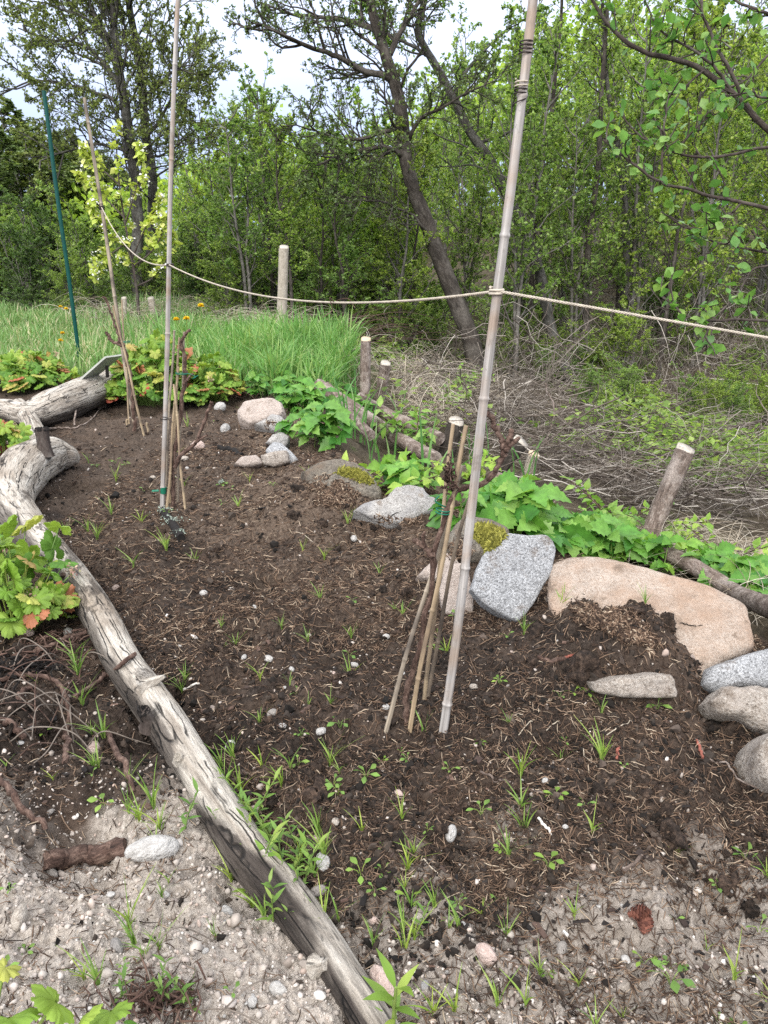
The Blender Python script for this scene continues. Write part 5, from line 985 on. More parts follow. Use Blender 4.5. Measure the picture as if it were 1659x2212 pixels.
shrub('young_shrub', 'light green shrub low in the dead grass under the leaning tree', (1000,850), 9, .40, .07, 12, .9, group='young shrubs beyond the stones')
shrub('young_shrub', 'small light green shrub sprouting behind the tall pole and canes', (1000,1040), 6, .26, .07, 3, .9, group='young shrubs beyond the stones')
shrub('young_shrub', 'light green shrub with bud clusters left of the thickest stump', (1330,1150), 6, .28, .07, 4, .9, group='young shrubs beyond the stones')
shrub('young_shrub', 'small light green shrub right of the thickest stump', (1450,1175), 5, .30, .06, 5, .7, group='young shrubs beyond the stones')
shrub('young_shrub', 'small light green shrub among dead grass near the right edge', (1570,1230), 5, .25, .06, 6, .8, group='young shrubs beyond the stones')

# dandelions
for k, (px, py, bx, by, lb) in enumerate([(381,692,392,800,'dandelion in flower, left of the two open ones by the tall pole'),(403,690,405,800,'dandelion in flower, right of the two open ones by the tall pole'),(434,662,425,790,'tallest dandelion in flower in the grass right of the tall pole'),(131,664,140,745,'small dandelion in flower, left in the meadow pair near the green stake'),(143,668,150,748,'small dandelion in flower, right in the meadow pair near the green stake'),(135,721,138,770,'dandelion in flower just left of the green stake'),(131,737,133,780,'lower dandelion in flower just left of the green stake'),(349,748,350,800,'dandelion in flower low in the geranium')]):
    g = hit(bx, by, False); o = empty('dandelion', g, lb, 'flower', 'dandelions'); t = PY(px, py, g[1]); rg = np.random.default_rng(k); m = MB(); m.tube(spline([g, (g + t) / 2 + (.01, 0, 0), t], 10), .0035, 6); m.build('stalk', MAT['gstem'], o)
    n = 70; a = rg.uniform(0, 6.28, n); e = rg.uniform(.05, 1.2, n); d = np.stack([np.cos(a) * np.cos(e), np.sin(a) * np.cos(e), np.sin(e)], 1); m = MB(); m.stamp((np.array([(0,-.1,0),(1,-.16,0),(1.03,.16,0),(0,.1,0)]), np.array([(0,1,2,3)])), np.repeat(t[None], n, 0), d, rot_about(rg, n, .5), np.full(n, .030 if k < 3 else .024)); m.build('flower_head', MAT['yellow'], o)

# ------------------------------------------------------------------ grass and dead grass
def blades(name, x, y, h, w, mat, seed, lean=.35, K=5):
    rg = np.random.default_rng(seed); n = len(x); a = rg.uniform(0, 6.28, n); ln = rg.uniform(.05, lean * 2, n); t = np.linspace(0, 1, K); hor = ln[:, None] * h[:, None] * t ** 2; up = h[:, None] * t * (1 - .35 * ln[:, None] * t)
    P = np.stack([x[:, None] + np.cos(a)[:, None] * hor, y[:, None] + np.sin(a)[:, None] * hor, H(x, y)[:, None] - .01 + up], -1); s = rg.uniform(0, 6.28, n); side = np.stack([np.cos(s), np.sin(s) * .5, np.zeros(n)], 1)
    mb = MB(); mb.ribbons(P, w[:, None] * np.interp(t, [0, .4, .8, 1], [.8, 1, .6, .08])[None], nrm(side)); return tag(mb.build(name, MAT[mat]), kind='stuff')
rg = np.random.default_rng(5)
def inside(x, y, lo=-.05): return x < xedge(y) + lo + .25 * fbm2(x * 3, y * 3, 2, 8)
n = 34000; y = 5.7 + 7.5 * rg.uniform(0, 1, n) ** 1.3; x = rg.uniform(-.62, .12, n) * y; m = inside(x, y) & (y + .35 * x > 5.6 + .3 * fbm2(x * 2, y * 2, 2, 3)); x, y = x[m], y[m]; blades('meadow_grass', x, y, rg.uniform(.07, .24, len(x)) * (1 + .9 * np.clip(fbm2(x * 1.5, y * 1.5, 3, 33), -.6, .8)), .0030 + .0004 * y, 'grass', 1)
n = 6500; y = rg.uniform(5.9, 8.6, n); x = xedge(y) - np.abs(rg.normal(0, .62, n)) + .10 - .55 * sst(6.8, 8.2, y); m = fbm2(x * 3, y * 3, 2, 14) > -.22; x, y = x[m], y[m]; blades('tall_grass', x, y, rg.uniform(.20, .46, len(x)) * (1 + .9 * fbm2(x * 2.5, y * 2.5, 2, 35)), rg.uniform(.0045, .008, len(x)), 'blade', 2, .42, 6)
px_ = [(790,960),(742,930),(755,900),(770,880),(930,1060),(800,990),(860,930),(735,880),(1010,990),(760,945),(1135,1060)]; X = []; 
for q in px_: g = hit(*q, False); X += [(g[0] + rg.normal(0, .04), g[1] + rg.normal(0, .04)) for _ in range(5)]
X = np.array(X); blades('reed_grass', X[:, 0], X[:, 1], rg.uniform(.22, .48, len(X)), np.full(len(X), .0065), 'blade', 3, .35, 8)
def deadgrass(name, pxs, n, L, seed, mat='dead_grass', r=.0016, up=.5, wx=40, wy=20):
    rg = np.random.default_rng(seed); c = np.array([hit(*q, False) for q in pxs]); i = rg.integers(0, len(c), n); d0 = np.array([depth_of(q) for q in c])[i]; x = c[i, 0] + rg.normal(0, 1, n) * wx / F * d0; y = c[i, 1] + rg.normal(0, 1, n) * wy / F * d0 * 3
    a = rg.uniform(0, 6.28, n); l = L * rg.uniform(.4, 1.3, n); e = rg.uniform(0, up, n); t = np.linspace(0, 1, 8); hor = l[:, None] * t; z = H(x, y)[:, None] + .01 + l[:, None] * (e[:, None] * t - (e[:, None] * .8) * t ** 2.2) + rg.uniform(0, .08, n)[:, None]; cur = rg.normal(0, .5, n)[:, None] * t ** 2 * l[:, None]
    P = np.stack([x[:, None] + np.cos(a)[:, None] * hor - np.sin(a)[:, None] * cur, y[:, None] + np.sin(a)[:, None] * hor + np.cos(a)[:, None] * cur, z], -1); P[..., 2] = np.maximum(P[..., 2], H(P[..., 0], P[..., 1]) + .005)
    mb = MB(); mb.strands(P, r * rg.uniform(.5, 1.2, n)[:, None] * np.array([[1, 1, 1, .9, .8, .7, .5, .3]]), 3); return tag(mb.build(name, MAT[mat]), kind='stuff')
deadgrass('dead_grass', [(880,850),(920,830),(860,810),(960,870),(900,890),(985,905),(1000,850),(940,920),(860,800),(900,800)], 800, .40, 1, r=.0026, up=2.1)
deadgrass('dead_grass', [(1450,1215),(1520,1225),(1590,1250),(1640,1270),(1640,1330),(1490,1190),(1400,1180),(1600,1200)], 520, .30, 2, r=.0017, up=1.0, wy=12)
deadgrass('dead_grass', [(700,760),(730,790),(680,720),(745,810),(640,690)], 300, .42, 9, r=.0022, up=2.0)
deadgrass('dead_grass', [(600,720),(560,710),(640,700),(680,690),(520,690),(240,690),(300,700),(450,680)], 900, .5, 3, r=.0028, up=1.4)
deadgrass('brushwood', [(700,700),(740,690),(780,700),(820,720),(720,740),(770,730),(690,670)], 1500, .9, 5, 'red_brush', .0042, .9, 30, 10)
for k, (pts, r, lb) in enumerate([([(1172,978,0),(1196,905,.03),(1182,850,.05),(1178,832,.05)], .010, 'pinkish bare branch standing up from the brushwood right of the tall pole'),([(1225,935,0),(1340,905,.2),(1430,892,.2),(1492,866,.2)], .011, 'long bare fallen branch rising to the right over the brushwood'),([(1130,985,0),(1250,980,.1),(1400,985,.1),(1520,1000,.1)], .012, 'long bare fallen branch lying level across the middle of the brushwood'),([(1160,1020,0),(1300,1035,0),(1450,1040,0),(1659,1075,0)], .009, 'lowest long fallen branch crossing the brushwood to the right edge'),([(1400,1110,0),(1500,1070,.1),(1600,1045,.2),(1665,1020,.2)], .009, 'fallen branch slanting up to the right edge behind the thickest stump'),([(1500,945,0),(1560,930,.1),(1640,915,.1),(1670,910,.1)], .030, 'thick fallen trunk low in the far brushwood at the right edge'),([(1010,870,0),(1060,905,.05),(1090,960,.0)], .008, 'thin reddish fallen branch just right of the tall pole'),([(1200,800,.0),(1290,812,.2),(1360,850,.2),(1375,890,.1)], .010, 'curved grey dead branch with twigs hanging over the brushwood')]):
    rg = np.random.default_rng(k + 50); c = hit(pts[0][0], pts[0][1], False); S = spline([PY(q[0], q[1], c[1] + q[2]) + (0, 0, .02) for q in pts], 40); o = empty('fallen_branch', S[0], lb, 'branch', 'fallen branches in the brushwood'); S = S + fbm2(np.linspace(0, 6, 40) + k * 9, np.zeros(40), 2, k)[:, None] * .02; m = MB(); m.tube(S, np.linspace(r, r * .45, 40), 9, .1, k); m.build('stem', MAT['bark_cherry' if k in (0, 6) else 'bark_twig'], o)
    tw = [S[i] + np.cumsum(np.concatenate([[np.zeros(3)], nrm(rg.normal(0, 1, 3) + (0, 0, .3) + nrm(S[min(i + 1, 39)] - S[i]))[None] * .07 + rg.normal(0, .015, (5, 3))]), 0) for i in rg.integers(5, 39, 14)]; [MB().strands(np.array(q)[None], np.linspace(r * .35, r * .15, 6)[None], 4).build('twig', MAT['brush'], o) for q in tw]

# ------------------------------------------------------------------ trees
def spawn(P, r, m, t0, t1, ang, L, up, K, wob, rg, rr=.5):
    N, Kp, _ = P.shape; t = np.clip(t0 + (t1 - t0) * (np.arange(m)[None] + rg.uniform(0, 1, (N, m))) / m, 0, .999) * (Kp - 1); i = t.astype(int); f = (t - i)[..., None]; n_ = np.arange(N)[:, None]; s = P[n_, i] * (1 - f) + P[n_, i + 1] * f; tg = nrm(P[n_, i + 1] - P[n_, i])
    pr = nrm(np.cross(tg, nrm(rg.normal(0, 1, tg.shape)))); a = ang * rg.uniform(.75, 1.25, (N, m))[..., None]; d = nrm(tg * np.cos(a) + pr * np.sin(a) + np.array([0, 0, up]) * .6)
    if np.isscalar(L): L = np.full(N, L)
    ln = L[:, None] * rg.uniform(.55, 1.15, (N, m)) * (1.1 - .55 * t / (Kp - 1)); d = d.reshape(-1, 3); s = s.reshape(-1, 3); ln = ln.ravel(); Q = [s]; cur = d
    for k in range(K - 1): cur = nrm(cur + rg.normal(0, wob, cur.shape) + np.array([0, 0, up * .35])); Q.append(Q[-1] + cur * (ln / (K - 1))[:, None])
    rad = np.repeat(np.atleast_1d(r), m) if np.ndim(r) == 1 else np.full(N * m, r); return np.stack(Q, 1), rad * rr * rg.uniform(.6, 1.0, len(rad)), ln
def taper(K, e=.35): return np.linspace(1, e, K)[None]
def brush(name, pxs, n, L, r, mat, seed, wx=60, wy=12, h=.35, sub=5, rise=.35):
    rg = np.random.default_rng(seed); c = np.array([hit(*q, False) for q in pxs]); i = rg.integers(0, len(c), n); d0 = np.array([depth_of(q) for q in c])[i]; x = c[i, 0] + rg.normal(0, 1, n) * wx / F * d0; y = c[i, 1] + rg.normal(0, 1, n) * wy / F * d0 * 3; a = rg.normal(0, .55, n) + np.where(rg.uniform(0, 1, n) < .5, 0, math.pi) ; a = np.where(rg.uniform(0, 1, n) < .3, rg.uniform(0, 6.28, n), a)
    l = L * rg.uniform(.4, 1.3, n); e = rg.normal(.0, rise, n); d = nrm(np.stack([np.cos(a), np.sin(a), e], 1)); t = np.linspace(-.5, .5, 9)[None, :, None]; P = np.stack([x, y, H(x, y) + rg.uniform(0, h, n) ** 1.2], 1)[:, None] + d[:, None] * t * l[:, None, None]; P = P + np.cumsum(rg.normal(0, .012, P.shape) * l[:, None, None] * 2, 1); P[..., 2] = np.maximum(P[..., 2], H(P[..., 0], P[..., 1]) + .01)
    mb = MB(); rr = r * rg.uniform(.5, 1.4, n); mb.strands(P, rr[:, None] * taper(9, .3), 4); S, rs, ls = spawn(P, rr, sub, .2, 1, .7, l * .38, .1, 6, .22, rg, .5); mb.strands(S, np.maximum(rs[:, None] * taper(6), .0012), 3); return tag(mb.build(name, MAT[mat]), kind='stuff')
BR = [(1000,900),(1100,920),(1200,930),(1300,940),(1400,970),(1500,1000),(1600,1050),(1250,1010),(1350,1050),(1150,1000),(1500,1100),(1600,1130),(1180,880),(1300,880),(1450,930),(1560,950),(1250,1080),(1100,1000),(1640,1100),(1640,990),(1060,950),(1400,1100)]
brush('brushwood', BR, 620, .85, .0042, 'brush', 4, h=.38)
brush('brushwood', [(1000,890),(1060,900),(1120,920),(1180,940),(1080,960),(950,870),(900,850)], 130, .7, .0045, 'brush', 9, 40, 10, .5, 6, .9)
brush('brushwood', [(1060,830),(1160,820),(1260,800),(1350,780),(1450,780),(1550,800),(1000,800),(900,780),(1630,850),(1500,860),(1380,850),(1200,850)], 420, 1.3, .006, 'brush', 6, 60, 14, .75, 6, 1.1)
brush('brushwood', [(1300,650),(1400,700),(1500,680),(1600,720),(1250,720),(1550,620),(1630,640)], 200, 1.6, .008, 'brush', 7, 60, 14, .7, 5, .8)
def leaves_on(P, per, L, rg, t0=.2, size=None):
    N, K, _ = P.shape; t = np.clip(t0 + (1 - t0) * rg.uniform(0, 1, (N, per)), 0, .999) * (K - 1); i = t.astype(int); f = (t - i)[..., None]; n_ = np.arange(N)[:, None]; p = (P[n_, i] * (1 - f) + P[n_, i + 1] * f).reshape(-1, 3); d = nrm(rg.normal(0, 1, p.shape) + np.array([0, 0, .15])); up = nrm(rg.normal(0, .55, p.shape) + np.array([0, 0, 1.0])); return p, d, up, L * rg.uniform(.55, 1.2, len(p))
def sapling(seed, h, nb, bl, leafL, lmat, bmat, per=5, name='alder_sapling', nst=1, sub=6, tw=4, up=.35, t0=.18):
    rg = np.random.default_rng(seed); o = bpy.data.objects.new(name, None); COL.objects.link(o); T = []
    for s in range(nst):
        a = rg.uniform(0, 6.28); ln = rg.uniform(.02, .22) * h if nst > 1 else rg.normal(0, .05) * h; t = np.linspace(0, 1, 16)[:, None]; T.append(np.concatenate([np.cos(a) * ln * t ** 1.3 + .03 * h * fbm2(t * 3 + seed, t * 0 + s, 2, seed), np.sin(a) * ln * t ** 1.3 + .03 * h * fbm2(t * 3, t * 0 + s + 5, 2, seed), (h * rg.uniform(.75, 1) if s else h) * t - .15], 1))
    T = np.array(T); mb = MB()
    for q in T: mb.tube(q, np.linspace(.0075 * h, .0015 * h, 16), 8, .06, seed)
    B, rb, lb = spawn(T, np.full(len(T), .006 * h), nb, t0, .98, .85, bl * h, up, 6, .16, rg, .5); S, rs, ls = spawn(B, rb, sub, .25, 1, .75, lb * .42, .15, 5, .2, rg, .55); W, rw, _ = spawn(S, rs, tw, .2, 1, .7, ls * .5, .1, 4, .2, rg, .6)
    mb.strands(B, rb[:, None] * taper(6), 5); mb.strands(S, np.maximum(rs[:, None] * taper(5), .0025), 4); mb.strands(W, np.maximum(rw[:, None] * taper(4), .0018), 3); mb.build('trunk', MAT[bmat], o)
    p, d, u, s = leaves_on(W, per, leafL, rg, 0); p2, d2, u2, s2 = leaves_on(S, per, leafL, rg); m = MB(); m.stamp(LEAF4, np.concatenate([p, p2]), np.concatenate([d, d2]), np.concatenate([u, u2]), np.concatenate([s, s2])); m.build('crown', MAT[lmat], o); return o
SAP = [sapling(1, 5, 26, .24, .062, 'leaf_a', 'bark_alder'), sapling(2, 5, 24, .26, .058, 'leaf_a', 'bark_sap', nst=2), sapling(3, 5, 28, .22, .055, 'leaf_b', 'bark_sap', nst=2), sapling(4, 5, 24, .26, .060, 'leaf_a', 'bark_alder', per=4), sapling(5, 5, 22, .28, .055, 'leaf_b', 'bark_sap', nst=3, sub=5)]
PROF_X = [-300, 0, 120, 260, 400, 480, 560, 640, 700, 770, 860, 1000, 1200, 1659, 2000]; PROF_Y = [420, 430, 420, 390, 320, 230, 150, 190, 240, 230, 160, 60, -60, -80, -80]
def ztop(x, Y): 
    px = 829.5 + x / Y * F * .98; py = np.interp(px, PROF_X, PROF_Y); r = ray(px, py); return CAMH + r[2] * Y / r[1]
rg = np.random.default_rng(17); spots = []
def sow(n, y0, y1, x0, x1, f0, f1, mind, pool, lb, gr, hmin=2.2):
    k = tries = 0
    while k < n and tries < 6000:
        tries += 1; Y = rg.uniform(y0, y1); X = rg.uniform(x0, x1) * Y
        if any((X - a) ** 2 + (Y - b) ** 2 < mind ** 2 for a, b in spots): continue
        z = float(H(X, Y)); h = (ztop(X, Y) - z) * rg.uniform(f0, f1)
        h = max(h, hmin); spots.append((X, Y)); src = pool[int(rg.integers(0, len(pool)))]
        if id(src) in used: o = dup(src, (0, 0, 0), 0)
        else: used.add(id(src)); o = src
        o.location = (X, Y, z); o.rotation_euler = (0, 0, float(rg.uniform(0, 6.28))); s = h / 5; w = max(s, .55 * s + .45); o.scale = (w, w, s); tag(o, lb, 'sapling', gr); k += 1
sow(11, 10.5, 13, -.17, .05, .75, 1.0, .7, [SAP[0], SAP[3], SAP[1]], 'slim dark stemmed sapling in the thicket left of the leaning trunk', 'saplings in the front of the thicket')
sow(16, 11.5, 15, .10, .62, .6, .95, .9, [SAP[0], SAP[1], SAP[3]], 'slim dark stemmed sapling on the slope right of the leaning trunk', 'saplings on the right slope')
sow(9, 13.5, 16, -.12, .02, .7, .95, .7, [SAP[2], SAP[4]], 'bright yellow green young tree in the middle of the thicket', 'yellow green young trees mid thicket')
sow(20, 14, 19, -.25, .62, .75, 1.0, 1.0, SAP, 'light green young tree deep in the thicket behind the leaning trunk', 'young trees deep in the thicket')
sow(22, 19, 27, -.30, .66, .85, 1.05, 1.4, SAP, 'light green young tree deep in the thicket behind the leaning trunk', 'young trees deep in the thicket')
BUSH = [sapling(11, 2.2, 13, .36, .042, 'leaf_dark', 'bark_sap', nst=6, sub=6, tw=5, per=5, name='bush', up=.2, t0=.02), sapling(12, 2.2, 11, .38, .042, 'leaf_a', 'bark_sap', nst=6, sub=6, tw=4, per=5, name='bush', up=.2, t0=.03), sapling(13, 2.2, 12, .37, .042, 'leaf_b', 'bark_sap', nst=6, sub=6, tw=4, per=5, name='bush', up=.2, t0=.02)]
def sowb(n, y0, y1, x0, x1, h0, h1, pool, lb, gr, cat='bush'):
    for _ in range(n):
        Y = rg.uniform(y0, y1); X = rg.uniform(x0, x1) * Y; src = pool[int(rg.integers(0, len(pool)))]
        if id(src) in used: o = dup(src, (0, 0, 0), 0)
        else: used.add(id(src)); o = src
        s = rg.uniform(h0, h1) / 2.2; o.location = (X, Y, float(H(X, Y))); o.rotation_euler = (0, 0, float(rg.uniform(0, 6.28))); o.scale = (s * 1.25, s * 1.25, s); tag(o, lb, cat, gr)
sowb(34, 11.5, 17, -.62, -.20, .9, 1.9, [BUSH[0], BUSH[2], BUSH[1]], 'leafy green bush at the left back edge of the meadow', 'bushes behind the meadow')
sowb(20, 10.8, 15, -.27, .06, .9, 1.9, BUSH[1:2], 'leafy bush under the young trees left of the leaning trunk', 'bushes under the young trees')
sowb(16, 7.5, 10.5, .25, .62, .35, .8, BUSH[1:2], 'low leafy bush among the brushwood at the right', 'low bushes in the brushwood')
sowb(26, 10.5, 18, .08, .62, .6, 1.5, BUSH[1:2], 'low leafy bush on the shaded slope at right', 'bushes on the right slope')

def big_tree(name, label, trunks, limbs, lmat, bmat, leafL, seed, nb=10, bl=1.6, per=4, t0=.35, sub=6, tw=5, wob=.2, limb_m=7, limbL=.9, up=.2, twu=.05):
    rg = np.random.default_rng(seed); o = empty(name, trunks[0][0][0] if False else np.array(trunks[0][0][0]), label, 'tree'); mb = MB(); Bs = []; Rb = []; Lb = []
    for pts, r0, r1, tt in trunks:
        T = spline(pts, 60); T = T + .05 * r0 / .15 * fbm2(np.linspace(0, 9, 60), np.zeros(60) + r0 * 50, 3, seed)[:, None] * np.array([1, 1, 0]); mb.tube(T, np.linspace(r0, r1, 60), 18, .09, seed, fine=.05); B, rb, lb = spawn(T[None], np.array([r0 * .75]), nb, tt, 1, 1.0, bl, up, 9, wob, rg, .28); mb.strands(B, rb[:, None] * taper(9, .3), 6); Bs.append(B); Rb.append(rb); Lb.append(lb)
    for pts, r0, r1 in limbs:
        T = spline(pts, 40); T = T + .04 * fbm2(np.linspace(0, 9, 40), np.zeros(40) + r0 * 90, 3, seed)[:, None]; mb.tube(T, np.linspace(r0, r1, 40), 10, .08, seed, fine=.04); B, rb, lb = spawn(T[None], np.array([r0]), limb_m, .12, 1, .8, limbL, up, 9, wob, rg, .45); mb.strands(B, rb[:, None] * taper(9, .3), 5); Bs.append(B); Rb.append(rb); Lb.append(lb)
    B = np.concatenate(Bs); rb = np.concatenate(Rb); lb = np.concatenate(Lb); S, rs, ls = spawn(B, rb, sub, .15, 1, .75, lb * .45, .05, 7, .22, rg, .5); W, rw, _ = spawn(S, rs, tw, .15, 1, .7, ls * .5, twu, 5, .25, rg, .6); mb.strands(S, np.maximum(rs[:, None] * taper(7), .004), 4); mb.strands(W, np.maximum(rw[:, None] * taper(5), .0028), 3); mb.build('trunk', MAT[bmat], o)
    p, d, u, s = leaves_on(W, per, leafL, rg, .1); m = MB(); m.stamp(LEAF4, p, d, u, s); m.build('crown', MAT[lmat], o); return o
def L_(px, Y, dY=0.0): return [PY(x, y, Y + dY * i / max(len(px) - 1, 1)) for i, (x, y) in enumerate(px)]
Ya = 11.2
big_tree('alder_tree', 'dark leaning alder with a bent trunk arching left over the brush', [(L_([(1036,810),(1018,735),(985,650),(950,560),(920,480),(892,400),(875,320),(868,245),(852,175),(830,105),(812,45),(800,-40),(790,-120)], Ya), .135, .045, .5)],
    [(L_([(848,172),(820,160),(780,152),(735,128),(690,112),(640,92),(590,62),(555,50)], Ya, -.8), 0.047, 0.013), (L_([(830,80),(790,55),(745,45),(690,38),(630,32),(580,10)], Ya, .8), 0.040, 0.011), (L_([(880,345),(850,322),(815,318),(750,330),(700,352),(650,372)], Ya, -.8), 0.036, 0.009), (L_([(868,275),(830,285),(780,300),(720,296),(680,280),(655,255)], Ya, -1.2), 0.029, 0.007), (L_([(875,320),(905,260),(950,235),(1010,200),(1060,180)], Ya, -.6), 0.029, 0.007), (L_([(840,120),(870,60),(900,10),(930,-40)], Ya, .5), 0.043, 0.014), (L_([(935,520),(890,470),(840,440),(790,430),(740,440)], Ya, -1.0), 0.022, 0.006)], 'leaf_bud', 'bark_alder', .045, 21, nb=13, bl=1.5, per=2, limb_m=14, limbL=1.0, sub=7, tw=6)
big_tree('alder_tree', 'lichen grey alder trunk leaning left just right of the tall pole', [(L_([(1232,830),(1205,760),(1182,680),(1168,600),(1140,510),(1100,430),(1060,350),(1015,285),(980,210),(940,140),(906,75),(915,10),(930,-60)], Ya + .9), .095, .04, .45)],
    [(L_([(1035,310),(1090,290),(1130,260),(1160,200)], Ya + .9), 0.025, 0.007), (L_([(975,205),(1010,150),(1060,95),(1120,40)], Ya + .9), 0.029, 0.009), (L_([(935,130),(890,100),(840,75),(790,20)], Ya + .9), 0.029, 0.009)], 'leaf_a', 'bark_lichen', .06, 22, nb=10, bl=1.3, per=4, limb_m=7, limbL=.8)
for k, (pts, r, Y) in enumerate([([(1268,770),(1265,650),(1272,520),(1290,380),(1300,200),(1310,40),(1320,-60)], .06, 12.6), ([(1335,800),(1345,680),(1352,560),(1350,440),(1330,300),(1310,150),(1300,-60)], .075, 12.8), ([(1142,770),(1148,660),(1150,540),(1160,420),(1190,250),(1210,60),(1215,-50)], .05, 13.4), ([(1420,760),(1440,600),(1470,420),(1480,240),(1500,60),(1505,-60)], .05, 13.8)]):
    big_tree('slim_tree', ['slim straight tree left of the tallest pair on the right slope', 'slim lichen spotted tree with side twigs standing on the right slope', 'slim tree seen close behind the lichen grey leaning trunk', 'slim tree furthest right on the shaded slope'][k], [(L_(pts, Y), r, .02, .15)], [], 'leaf_a', 'bark_lichen' if k == 1 else 'bark_alder', .06, 30 + k, nb=26, bl=1.1, per=4, sub=6, tw=4)
Yb = 13.0
big_tree('budding_tree', 'tall two stemmed budding tree rising behind the blossoming sapling', [(L_([(300,655),(298,560),(296,470),(289,390),(282,310),(272,230),(258,160),(247,80),(243,0),(240,-120)], Yb), .105, .045, .25), (L_([(318,655),(325,560),(330,470),(326,380),(318,300),(310,220),(302,140),(286,60),(275,-20),(262,-120)], Yb + .5), .095, .04, .25)],
    [(L_([(272,245),(255,225),(225,205),(190,195),(150,185),(100,175),(60,178),(10,200)], Yb, -.6), 0.036, 0.009), (L_([(275,210),(235,150),(200,110),(150,90),(100,85),(40,60)], Yb, .6), 0.036, 0.009), (L_([(285,345),(262,325),(220,312),(180,318),(130,332),(90,345)], Yb, -.8), 0.032, 0.009), (L_([(312,300),(345,260),(370,210),(385,150),(400,80)], Yb, .3), 0.029, 0.009), (L_([(308,210),(345,180),(380,150),(420,140)], Yb, -.6), 0.025, 0.007), (L_([(255,150),(215,60),(190,0),(170,-60)], Yb), 0.036, 0.014), (L_([(322,340),(360,330),(400,300),(440,260)], Yb, -.4), 0.022, 0.006), (L_([(250,90),(200,50),(130,20),(60,0)], Yb, .6), 0.029, 0.009)], 'leaf_bud', 'bark_lichen', .05, 41, nb=26, bl=1.9, per=4, limb_m=16, limbL=1.15, sub=7, tw=6)
# apple sapling in blossom
rg = np.random.default_rng(51); g = hit(300, 700, False); o = empty('apple_sapling', g, 'young apple sapling with pale green leaves and white blossom', 'tree'); Y = g[1]; LM = [L_(q, Y, dy) for q, dy in (([(300,702),(297,640),(285,560),(268,470),(258,400),(252,330),(249,272)], 0), ([(292,590),(275,540),(235,500),(205,470),(195,430)], -.15), ([(285,560),(310,500),(330,460),(350,430)], .1), ([(272,480),(290,420),(305,360),(302,315)], .1), ([(290,575),(330,540),(352,500),(355,470)], -.1), ([(268,470),(230,430),(200,400),(168,380)], .15), ([(292,620),(330,600),(360,560),(385,510)], .1), ([(258,400),(225,370),(195,345),(180,325)], -.1), ([(280,520),(245,545),(215,570),(205,600)], -.1))]
mb = MB()
for i, q in enumerate(LM): mb.tube(spline(q, 24), np.linspace(.022 if i == 0 else .011, .004, 24), 8, .08, i)
Sp = np.array([spline(q, 24) for q in LM]); W, rw, lw = spawn(Sp, np.full(len(LM), .008), 12, .25, 1, .9, .16, .25, 4, .15, rg, .5); mb.strands(W, np.full((1, 4), .003), 4); mb.build('trunk', MAT['bark_twig'], o)
p, d, u, s = leaves_on(W, 9, .095, rg, .3); m = MB(); m.stamp(leaf_ovate(4, .36, .45, 0, .2, .1), p, d, u, s); m.build('crown', MAT['apple_leaf'], o)
pick = rg.permutation(len(W))[:58]; c = W[pick, -1]; k = 12; q = np.repeat(c, k, 0) + rg.normal(0, .026, (len(c) * k, 3)); m = MB(); m.stamp(leaf_ovate(3, .45, .6, 0, .15, -.2), q, rg.normal(0, 1, q.shape), rot_about(rg, len(q), .7), rg.uniform(.022, .04, len(q))); m.build('blossom', MAT['blossom'], o)

